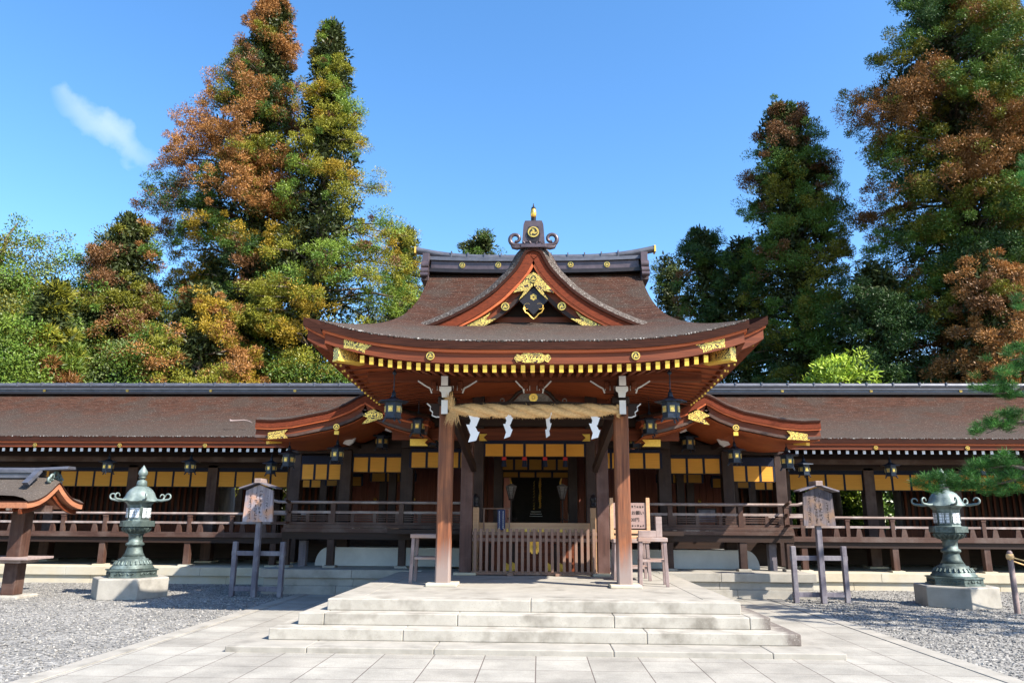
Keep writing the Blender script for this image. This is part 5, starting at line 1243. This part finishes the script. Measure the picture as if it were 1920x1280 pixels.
# ================================================================== TREES
def leaf_mesh(name, P, D, L_, W_, C, mat_, parent, rng, ref=None):
    """a mesh of n little kite-shaped leaves: base point P, direction D (unit), length, width, colour"""
    n = len(P); ref = rng.normal(size=(n, 3)) if ref is None else ref; S_ = np.cross(D, ref); S_ /= np.linalg.norm(S_, axis=1)[:, None] + 1e-9
    L_ = L_[:, None]; W_ = W_[:, None]
    V = np.empty((n, 4, 3)); V[:, 0] = P; V[:, 1] = P + D * L_ * .5 + S_ * W_; V[:, 2] = P + D * L_; V[:, 3] = P + D * L_ * .5 - S_ * W_
    me = bpy.data.meshes.new(name); me.vertices.add(n * 4); me.vertices.foreach_set('co', V.reshape(-1).astype(np.float32))
    me.loops.add(n * 4); me.loops.foreach_set('vertex_index', np.arange(n * 4, dtype=np.int32)); me.polygons.add(n)
    me.polygons.foreach_set('loop_start', np.arange(0, n * 4, 4, dtype=np.int32))
    a = me.attributes.new('leafcol', 'FLOAT_COLOR', 'POINT')
    cc = np.ones((n, 4, 4), np.float32); cc[:, :, :3] = C[:, None, :]; a.data.foreach_set('color', cc.reshape(-1))
    me.materials.append(mat_); me.update(calc_edges=True)
    return link(name, me, parent)
BR = np.array((.33, .155, .048)); BR2 = np.array((.19, .092, .038)); OL = np.array((.20, .195, .022)); GR = np.array((.085, .15, .022)); DG = np.array((.030, .062, .016))
YE_ = np.array((.40, .27, .028)); LG_ = np.array((.16, .23, .03)); BG = np.array((.38, .50, .055)); SG = np.array((.145, .18, .06))
def clump_leaves(cs, rs, cols, per, ll, lw, rng, upbias=.35, flat=.75, jit=.13):
    """brush-like tufts: sprays radiate from each clump, outward and up"""
    n = len(cs); k = per; N = n * k
    d = rng.normal(size=(N, 3)); d[:, 2] += .3; d /= np.linalg.norm(d, axis=1)[:, None]
    rr = rng.uniform(0, 1.0, N) ** .55
    C = np.repeat(cs, k, 0); RR = np.repeat(rs, k); P = C + d * (RR * rr)[:, None] * np.array((1, 1, flat))
    tg = np.cross(d, rng.normal(size=(N, 3))); tg /= np.linalg.norm(tg, axis=1)[:, None]
    D = tg * .55 + d * .6 + rng.normal(size=(N, 3)) * .25 + np.array((0, 0, upbias * .5)); D /= np.linalg.norm(D, axis=1)[:, None]
    ref = d * .8 + np.array((0, 0, .5)) + rng.normal(size=(N, 3)) * .36
    col = np.repeat(cols, k, 0) * (1 + rng.normal(size=(N, 1)) * jit).clip(.4, 1.9)
    L_ = ll * rng.uniform(.6, 1.4, N); W_ = lw * rng.uniform(.7, 1.3, N)
    return P, D, L_, W_, col, ref
def conifer(name, label, x, y, h, z0, prof, colf, seed, clumps=700, per=95, cr=(.25, .50), ll=.125, lw=.0195, dense=1.0, trunk_r=.55, group='cedars behind the shrine', cat='tree', bare=0, droop=.1, tmat='trunk', up=.3, limbs=36):
    rng = np.random.default_rng(seed); root = thing(name, label, cat, (x, y, 0), 0, group, True)
    T = np.array([p[0] for p in prof])[::-1]; RL = np.array([p[1] for p in prof])[::-1]; RRt = np.array([p[2] for p in prof])[::-1]
    def rad(t, az):
        l = np.interp(t, T, RL); r_ = np.interp(t, T, RRt); s_ = np.cos(az); w_ = (s_ + 1) / 2
        side = l * (1 - w_) + r_ * w_; dep = (l + r_) / 2
        return np.abs(s_) * side + (1 - np.abs(s_)) * dep
    nb = int(clumps / 4.3 * dense); per = int(per * 1.7); tt = 1 - rng.uniform(0, 1, nb) ** 1.0 * (1 - z0 / h)
    # whorl-like clustering so that boughs and gaps read
    wts = np.interp(tt, T, (RL + RRt) / 2); keep = rng.uniform(0, 1, nb) < .25 + .75 * wts / wts.max(); tt = tt[keep]; nb = len(tt)
    az = rng.uniform(-math.pi, math.pi, nb); far = (np.sin(az) > .35) & (rng.uniform(size=nb) < .55); az = np.where(far, -az, az)
    ln = rad(tt, az) * rng.uniform(.78, 1.06, nb)
    cs = []; rs_ = []; cl_ = []; tb_ = MB(); ph_ = rng.uniform(0, 6.28, 4)
    for i in range(nb):
        zb = tt[i] * h; dv = np.array((math.cos(az[i]), math.sin(az[i]), 0)); pv_ = np.array((-dv[1], dv[0], 0)); k = max(4, int(3 + ln[i] * 2.3))
        hue = .5 + .30 * math.sin(az[i] * 1.5 + zb * .55 + ph_[0]) + .22 * math.sin(az[i] * 2.5 - zb * .9 + ph_[1]); hue = min(.999, max(0, hue + rng.normal() * .08))
        for j in range(k):      # each bough is a flattened, drooping fan of tufts
            f = .28 + .74 * math.sqrt((j + rng.uniform()) / k); q = dv * ln[i] * f + pv_ * rng.normal() * (.12 * ln[i] * f + .12)
            zz = zb + ln[i] * (.16 * f - droop * 2.6 * f * f) + rng.normal() * .24
            cs.append(q + np.array((0, 0, zz))); rs_.append(rng.uniform(*cr) * rng.choice((.6, .8, 1., 1.15)) * (.65 + .45 * min(1, ln[i] / 3)))
            cl_.append(colf(zz / h, q[0] / max(.5, RL.max()), rng, hue, f))
        e = dv * ln[i] * .95 + np.array((0, 0, zb + ln[i] * (.15 - droop * 2.3))); m_ = dv * ln[i] * .5 + np.array((0, 0, zb + ln[i] * (.08 - droop * .65)))
        tb_.tube([(0, 0, zb - .1 * ln[i]), tuple(m_), tuple(e)], [.11 * (1.15 - tt[i]) + .02, .07 * (1.1 - tt[i]) + .015, .014], 5, cap=False)
    cs = np.array(cs); rs_ = np.array(rs_); cl_ = np.array(cl_)
    P, D, L_, W_, C, RF = clump_leaves(cs, rs_, cl_, per, ll, lw, rng, up)
    # inner sprays, crown shade put into their dark colour, so that the crown is not see-through
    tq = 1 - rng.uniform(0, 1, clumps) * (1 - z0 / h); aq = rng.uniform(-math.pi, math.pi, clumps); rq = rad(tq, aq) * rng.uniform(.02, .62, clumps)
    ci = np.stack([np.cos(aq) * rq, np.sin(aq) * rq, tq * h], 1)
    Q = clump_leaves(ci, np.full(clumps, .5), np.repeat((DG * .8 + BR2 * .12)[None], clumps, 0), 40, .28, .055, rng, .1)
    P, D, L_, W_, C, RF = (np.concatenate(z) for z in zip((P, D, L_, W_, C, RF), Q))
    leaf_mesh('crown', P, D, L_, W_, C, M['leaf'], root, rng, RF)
    n_ = 9; tb_.tube([(.15 * math.sin(k * 1.3), .1 * math.cos(k * 1.7), h * .97 * k / n_) for k in range(n_ + 1)], [trunk_r * (1 - .93 * k / n_) for k in range(n_ + 1)], 9)
    tb_.build('trunk', M[tmat], root)
    return root
def pal(*items):
    """weighted palette: (weight function of (t, side), colour)"""
    def f(t, s_, rng, hue, fr):
        w_ = np.array([max(0, i[0](t, s_)) * (max(0, fr - .35) * 1.9 if len(i) > 2 else 1) for i in items]) + 1e-6; w_ /= w_.sum(); x = min(.999, max(0, hue * .9 + .05 + rng.normal() * .10))
        k = int(np.searchsorted(np.cumsum(w_), x)); c = items[min(k, len(items) - 1)][1]
        return c * rng.uniform(.85, 1.15)
    return f
brown_left = pal((lambda t, s: 3.2 * min(1, max(0, (t - .38) * 3)) * (1 - .6 * max(0, s)), BR, 1), (lambda t, s: .5, OL), (lambda t, s: .9 * (t < .55), YE_ * .8), (lambda t, s: .6, GR), (lambda t, s: .5, DG), (lambda t, s: .6, BR2, 1))
olive = pal((lambda t, s: .6, YE_ * .85), (lambda t, s: 1.1, OL * 1.25), (lambda t, s: .4, GR * 1.15), (lambda t, s: .1, BR2), (lambda t, s: .7, LG_ * 1.1))
p1 = [(1.0, .25, .25), (.95, 1.3, 1.2), (.90, 1.7, 1.7), (.86, 2.3, 1.9), (.80, 3.4, 2.2), (.74, 4.6, 2.6), (.66, 5.9, 2.9), (.58, 6.3, 3.2), (.50, 5.6, 3.6), (.42, 4.9, 4.2), (.34, 3.9, 4.4), (.26, 4.4, 5.0), (.18, 4.4, 5)]
conifer('cedar_tree', 'tallest cedar left of the hall, crown rusty brown above and yellow-green below', -16.1, 40, 33.4, 6, p1, brown_left, 11, 1150, 105, trunk_r=.75)
p2 = [(1.0, .3, .3), (.95, 1.2, 1.2), (.88, 1.45, 1.6), (.82, 1.7, 2.0), (.74, 2.0, 2.6), (.66, 2.4, 3.3), (.60, 2.6, 3.0), (.57, 2.8, 5.6), (.50, 2.8, 5.2), (.42, 3, 6.2), (.34, 3, 4.6), (.26, 3, 3.4), (.18, 3, 3)]
conifer('cedar_tree', 'slender pointed olive-green cedar close behind the left end of the hall roof', -11.9, 38.5, 29.6, 6, p2, olive, 12, 900, 100, trunk_r=.6)
conifer('cedar_tree', 'bushy low cedar with orange-yellow foliage behind the left corridor roof', -15.8, 34, 12.2, 3, [(1, .5, .5), (.85, 2.6, 2.6), (.7, 3.6, 3.0), (.5, 3.4, 3.2), (.25, 3.0, 3.0)],
        pal((lambda t, s: .7, YE_ * .85), (lambda t, s: .8, BR), (lambda t, s: .7, OL), (lambda t, s: .25, GR)), 13, 380, 110, trunk_r=.35)
brownish = pal((lambda t, s: .8 * (t > .5), BR2 * 1.1), (lambda t, s: .6, OL * .8), (lambda t, s: .6, GR), (lambda t, s: .3, BR * .8))
conifer('cedar_tree', 'bronze-brown ragged cedar in the middle of the left tree line', -21.0, 36, 16.6, 4, [(1, .6, .6), (.92, 1.8, 1.6), (.8, 2.6, 2.4), (.65, 2.8, 2.9), (.5, 2.6, 2.6), (.35, 2.6, 2.6), (.2, 2.6, 2.6)], brownish, 14, 420, 100, trunk_r=.45)
conifer('cedar_tree', 'yellow-green feathery young conifer above the left corridor roof', -20.7, 30.5, 11.2, 2.5, [(1, .2, .2), (.8, 1.1, 1.1), (.6, 1.9, 1.9), (.4, 2.4, 2.4), (.2, 2.6, 2.6)],
        pal((lambda t, s: .9, OL * 1.15), (lambda t, s: .5, LG_ * .7), (lambda t, s: .3, BR * .7)), 15, 330, 110, trunk_r=.3, ll=.3)
conifer('cedar_tree', 'dark green cedar behind the gap left of the tallest cedar', -20.2, 44, 17.2, 5, [(1, .5, .5), (.9, 1.4, 1.6), (.7, 2.4, 3.4), (.5, 2.6, 3.6), (.3, 2.6, 3.4)], pal((lambda t, s: .8, DG * 1.3), (lambda t, s: .5, GR), (lambda t, s: .3, BR2 * .8)), 16, 300, 90, trunk_r=.4)
conifer('cedar_tree', 'ragged tree peeping over the left end of the main ridge', -8.6, 46, 19.8, 8, [(1, .8, .6), (.9, 1.8, 1.5), (.75, 2.4, 2.0), (.6, 2.4, 2.2), (.45, 2.2, 2)], pal((lambda t, s: .8, GR), (lambda t, s: .6, OL * .8), (lambda t, s: .3, SG * .8)), 17, 260, 90, trunk_r=.4)
conifer('cedar_tree', 'round treetop showing just above the middle of the main ridge', -3.7, 46, 19.6, 13, [(1, .9, .9), (.95, 1.6, 1.7), (.88, 1.9, 1.9), (.75, 2, 2)], pal((lambda t, s: .8, GR), (lambda t, s: .5, SG * .8), (lambda t, s: .3, OL * .7)), 18, 150, 100, trunk_r=.3)
conifer('cedar_tree', 'thin grey-green tree against the sky right of the main ridge', 8.3, 46, 17.8, 8, [(1, .7, .7), (.92, 1.3, 1.3), (.8, 1.4, 1.5), (.65, 1.5, 1.7), (.5, 1.6, 1.6)], pal((lambda t, s: .8, SG), (lambda t, s: .5, GR), (lambda t, s: .2, BR2)), 19, 170, 80, trunk_r=.25)
# right side
rt = pal((lambda t, s: 1.3 * max(0, (t - .5) * 2.4) * max(.0, .6 - s), BR2 * .9), (lambda t, s: .9, GR), (lambda t, s: .5, OL * .8), (lambda t, s: .6 * (t < .6), DG * 1.3))
conifer('cedar_tree', 'tall dark cedar with brown crown behind the right corridor, nearest the hall', 13.9, 39, 24.2, 4, [(1, .9, .8), (.95, 1.9, 1.7), (.88, 2.4, 2.4), (.75, 2.7, 2.8), (.6, 2.6, 3.0), (.45, 3.2, 3.2), (.3, 3.6, 3.4), (.15, 3.8, 3.6)], rt, 21, 900, 100, trunk_r=.6)
big = pal((lambda t, s: 1.2, BR * .75), (lambda t, s: .75, OL * .75), (lambda t, s: .7, GR), (lambda t, s: .6, DG * 1.2))
conifer('cedar_tree', 'huge cedar with rusty clumps filling the upper right, its top out of frame', 20.8, 35, 30.5, 4, [(1, .6, 1), (.93, 2.0, 2.6), (.84, 3.4, 4), (.76, 5.0, 4.6), (.66, 5.3, 5), (.55, 5.0, 5), (.45, 4.6, 5), (.33, 4.6, 4.6), (.2, 4.4, 4.4)], big, 22, 1300, 105, trunk_r=.8)
conifer('cedar_tree', 'rust-orange bushy cedar low on the right above the corridor roof', 19.0, 31.5, 12.9, 3, [(1, .6, .6), (.88, 1.8, 1.8), (.7, 2.6, 2.6), (.5, 2.8, 2.6), (.3, 2.6, 2.4)], pal((lambda t, s: 1.5, BR), (lambda t, s: .4, BR2), (lambda t, s: .35, OL * .8)), 23, 330, 110, trunk_r=.35)
conifer('cedar_tree', 'dark loose cedar rising beside the right tip of the main eave', 9.6, 42, 18.0, 8, [(1, .7, .8), (.93, 1.6, 1.5), (.84, 1.9, 1.6), (.74, 1.6, 1.5), (.66, 1.0, 1.0), (.5, 1.4, 1.6)], pal((lambda t, s: .9, DG * 1.2), (lambda t, s: .5, GR * .8), (lambda t, s: .2, BR2)), 24, 240, 95, trunk_r=.3)
conifer('cedar_tree', 'dense dark green tree between the loose cedar and the tall right cedar', 11.4, 41, 17.0, 3, [(1, .7, .7), (.9, 1.7, 1.7), (.7, 2.4, 2.3), (.5, 2.9, 2.6), (.25, 3.2, 3)], pal((lambda t, s: 1.0, DG * 1.25), (lambda t, s: .5, GR * .9)), 25, 380, 95, trunk_r=.35)
conifer('cedar_tree', 'shadowy green cedar filling the lower right tree line behind the bright shrub', 15.6, 34, 13.2, 3, [(1, .8, .8), (.85, 2.2, 2.2), (.6, 3.2, 3.2), (.3, 3.6, 3.6)], pal((lambda t, s: 1.0, DG * 1.2), (lambda t, s: .5, GR), (lambda t, s: .2, BR2)), 26, 380, 95, trunk_r=.35)
conifer('cedar_tree', 'cedar with a leaning bare trunk at the right edge, crown out of frame', 25.2, 37, 29, 10, [(1, .8, .8), (.85, 3.2, 3), (.7, 3.4, 3), (.55, 3, 3), (.4, 3.6, 3)], big, 27, 420, 95, trunk_r=.7)
# broadleaf trees on the left
def broadleaf(name, label, x, y, h, z0, rx, rz_, cols, seed, clumps=300, per=330, ll=.115, lw=.032, group='broadleaf trees behind the left corridor', cr=(.5, 1.0), trunk_r=.35, tmat='trunk', cat='tree'):
    rng = np.random.default_rng(seed); root = thing(name, label, cat, (x, y, 0), 0, group, True)
    d = rng.normal(size=(clumps, 3)); d /= np.linalg.norm(d, axis=1)[:, None]; fl = (d[:, 1] > .3) & (rng.uniform(size=clumps) < .5); d[fl, 1] *= -1
    zc_ = (h + z0) / 2; rr = rng.uniform(.45, 1.0, clumps); lob = 1 + .14 * np.sin(d[:, 0] * 5 + seed) + .1 * np.cos(d[:, 2] * 6 + seed)
    cs = d * (rr * lob)[:, None] * np.array((rx, rx * .8, (h - z0) / 2)) + np.array((0, 0, zc_))
    cl_ = np.array([cols[int(rng.integers(len(cols)))] * rng.uniform(.75, 1.25) for _ in range(clumps)])
    P, D, L_, W_, C, RF = clump_leaves(cs, rng.uniform(*cr, clumps), cl_, per, ll, lw, rng, .1, .65)
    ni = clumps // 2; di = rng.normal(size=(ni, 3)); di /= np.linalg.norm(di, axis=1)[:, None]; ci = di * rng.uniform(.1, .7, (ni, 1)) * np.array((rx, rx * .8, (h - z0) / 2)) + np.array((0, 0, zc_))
    Q = clump_leaves(ci, np.full(ni, .7), np.repeat((DG * .9)[None], ni, 0), 60, .26, .07, rng, .1)  # inner filler leaves, shade inside the crown put into their dark colour
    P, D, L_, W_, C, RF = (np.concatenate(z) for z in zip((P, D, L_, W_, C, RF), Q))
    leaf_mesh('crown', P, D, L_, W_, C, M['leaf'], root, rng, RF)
    t = MB(); t.tube([(0, 0, 0), (.1, 0, h * .3), (-.1, .1, h * .6), (0, 0, h * .85)], [trunk_r, trunk_r * .8, trunk_r * .5, trunk_r * .15], 9)
    for k in range(9):
        c = cs[int(rng.integers(clumps))]; t.tube([(0, 0, h * (.3 + .04 * k)), tuple(c * np.array((.5, .5, 1)) - np.array((0, 0, .8))), tuple(c)], [trunk_r * .4, trunk_r * .22, .03], 6, cap=False)
    t.build('trunk', M[tmat], root); return root
broadleaf('broadleaf_tree', 'large grey-green broadleaf tree at the left edge behind the corridor', -25.6, 33, 14.9, 3, 4.9, 6, [GR * 1.2, SG * .85, LG_ * .7, OL * .7], 31, 900, 210, cr=(.5, .9))
broadleaf('broadleaf_tree', 'bright green broadleaf bush low at the left edge over the corridor ridge', -21.8, 29, 9.4, 3, 2.9, 4, [LG_ * .85, GR * 1.2, LG_ * .7], 32, 240, 150)
broadleaf('broadleaf_tree', 'olive treetop rising behind the large left broadleaf tree', -23.4, 40, 16.7, 8, 2.9, 4, [OL * .8, SG, GR], 33, 420, 200)
broadleaf('broadleaf_tree', 'green leafy tree low between the left cedars and the tallest cedar', -18.2, 32, 9.6, 2.5, 2.1, 3, [GR * 1.1, SG * .9, LG_ * .55], 34, 230, 140)
broadleaf('broadleaf_tree', 'mid-green leafy tree under the slender cedar beside the hall eave', -10.6, 36, 9.8, 2.5, 2.8, 3, [GR, OL * .7, LG_ * .5], 35, 240, 130)
broadleaf('shrub', 'bright lime-green shrub standing over the right corridor ridge', 11.9, 29.5, 8.4, 3.0, 1.5, 2.6, [BG, BG * .8, LG_ * 1.3], 36, 150, 110, ll=.22, lw=.035, group='', cr=(.3, .6), trunk_r=.12, cat='shrub')
broadleaf('shrub', 'green garden shrub seen through the right corridor openings', 10.9, 30, 3.9, .4, 2.0, 2.6, [LG_ * 1.1, BG * .7, GR * 1.2], 37, 150, 120, group='', cr=(.3, .6), trunk_r=.1, cat='shrub')
for n_, x, y, lab in (('tree_trunk', -11.55, 28.0, 'thick pale tree trunk glimpsed through the left corridor'), ('tree_trunk', 10.75, 28.4, 'slimmer pale trunk glimpsed through the right corridor')):
    o = thing(n_, lab, 'tree', (x, y, 0), 0, None, True); r_ = .42 if x < 0 else .24; b = MB(); b.tube([(0, 0, 0), (.05, 0, 2.2), (0, 0, 5.2)], [r_ * 1.15, r_, r_ * .6], 14); b.build('trunk', M['paletrunk' if x < 0 else 'trunk'], o)
    rng = np.random.default_rng(int(abs(x) * 10)); cs = rng.normal(size=(60, 3)) * np.array((.7, .7, .4)) + np.array((0, 0, 5.0)); P, D, L_, W_, C, RF = clump_leaves(cs, rng.uniform(.4, .8, 60), np.repeat(GR[None], 60, 0), 90, .18, .05, rng); leaf_mesh('crown', P, D, L_, W_, C, M['leaf'], o, rng, RF)
bt = thing('bare_tree', 'leafless grey twigs between the tallest cedar and its left neighbours', 'tree', (-18.3, 37, 0), 0, 'bare winter trees', True)
def twigs(root, seed, h):
    rnd = random.Random(seed); b = MB()
    def grow(p, d, L_, r_, dep):
        q = p + d * L_; b.tube([p, q], [r_, r_ * .65], 5, cap=False)
        if dep: 
            for _ in range(3):
                e = (d + Vector((rnd.uniform(-.6, .6), rnd.uniform(-.6, .6), rnd.uniform(-.05, .5)))).normalized(); grow(q, e, L_ * rnd.uniform(.5, .75), r_ * .6, dep - 1)
    grow(Vector((0, 0, 0)), Vector((0, 0, 1)), h * .5, .12, 5); b.build('branches', M['paletrunk'], root)
twigs(bt, 3, 8.2)
bt2 = thing('bare_tree', 'leafless twigs against the sky right of the main roof', 'tree', (9.2, 44, 0), 0, 'bare winter trees', True); twigs(bt2, 5, 9.5)

# far-off wood closing the view low between the trees
rng = np.random.default_rng(90); n_ = 900; cs = np.stack([rng.uniform(-70, 70, n_), rng.uniform(54, 62, n_), rng.uniform(.3, 9.0, n_)], 1)
P, D, L_, W_, C, RF = clump_leaves(cs, rng.uniform(1.2, 2.2, n_), np.array([(DG * 1.3, GR * .8, OL * .6)[int(rng.integers(3))] for _ in range(n_)]), 90, .5, .16, rng)
tag(leaf_mesh('distant_woods', P, D, L_, W_, C, M['leaf'], None, rng, RF), kind='stuff')

# pine reaching in from the right
pn = thing('pine_tree', 'green pine with long needles reaching in from the right edge', 'tree', (10.6, 12.6, 0), 0, None, True)
rng = np.random.default_rng(77)
tips = []
def pin(px, py, Y, n=1, sp=.16):
    p = at(px, py, Y) - Vector((10.6, 12.6, 0))
    for _ in range(n): tips.append(np.array(p) + rng.normal(size=3) * sp * np.array((1.2, 1.2, .35)))
for px, py in ((1745, 905), (1765, 912), (1785, 895), (1800, 915), (1825, 890), (1845, 905), (1862, 922), (1880, 895), (1895, 915), (1915, 905), (1840, 872), (1862, 868), (1885, 860), (1905, 872), (1820, 908), (1775, 900), (1930, 890)): pin(px, py, 13.2, 6, .11)
for px, py in ((1840, 808), (1855, 800), (1872, 790), (1890, 782), (1905, 775), (1915, 790), (1880, 800)): pin(px, py, 13.4, 4, .08)
for px, py in ((1852, 728), (1868, 735), (1885, 725), (1900, 715), (1915, 735), (1890, 742), (1880, 700), (1900, 690), (1915, 680), (1890, 665), (1912, 650)): pin(px, py, 13.6, 4, .11)
for px, py in ((1905, 560), (1918, 575), (1915, 330), (1925, 345), (1925, 300)): pin(px, py, 13.6, 2, .07)
vis = len(tips)
for k in range(420):   # the rest of the crown, outside the picture
    tips.append(np.array((rng.uniform(-.9, 2.4), rng.uniform(-2.6, 1.2), rng.uniform(3.6, 6.8))))
tips = np.array(tips); n_t = len(tips); per = 150
base = np.repeat(tips, per, 0); d = rng.normal(size=(n_t * per, 3)); d /= np.linalg.norm(d, axis=1)[:, None]; d[:, 2] = np.abs(d[:, 2]) * .8 + .05; d /= np.linalg.norm(d, axis=1)[:, None]
off = rng.normal(size=(n_t * per, 3)) * .03; C = np.repeat(np.array([(.055, .15, .03)]) * rng.uniform(.6, 1.5, (n_t, 1)), per, 0) * rng.uniform(.6, 1.4, (n_t * per, 1))
leaf_mesh('crown', base + off, d, rng.uniform(.07, .15, n_t * per), np.full(n_t * per, .0034), C, M['leaf'], pn, rng)
b = MB(); b.tube([(0, 0, -.05), (.15, .1, 1.5), (-.05, 0, 3.2), (.2, .2, 5.2), (.1, 0, 6.6)], [.24, .2, .17, .11, .03], 10)
def limb(pts):
    q = [at(*p) - Vector((10.6, 12.6, 0)) for p in pts]; b.tube([Vector((-.02, .02, q[0].z + .1))] + q, [.06, .045] + [.022] * (len(q) - 2) + [.01], 6)
limb(((1935, 890, 13.0), (1880, 905, 13.2), (1820, 908, 13.2), (1760, 915, 13.2))); limb(((1930, 880, 13), (1890, 872, 13.2), (1850, 878, 13.2))); limb(((1935, 790, 13.2), (1900, 792, 13.4), (1850, 812, 13.4))); limb(((1935, 720, 13.4), (1900, 735, 13.6), (1860, 738, 13.6)))
limb(((1940, 690, 13.4), (1915, 672, 13.6), (1895, 675, 13.6)))
b.build('trunk', M['trunk'], pn)
for o in bpy.data.objects:
    if '_local' in o: del o['_local']
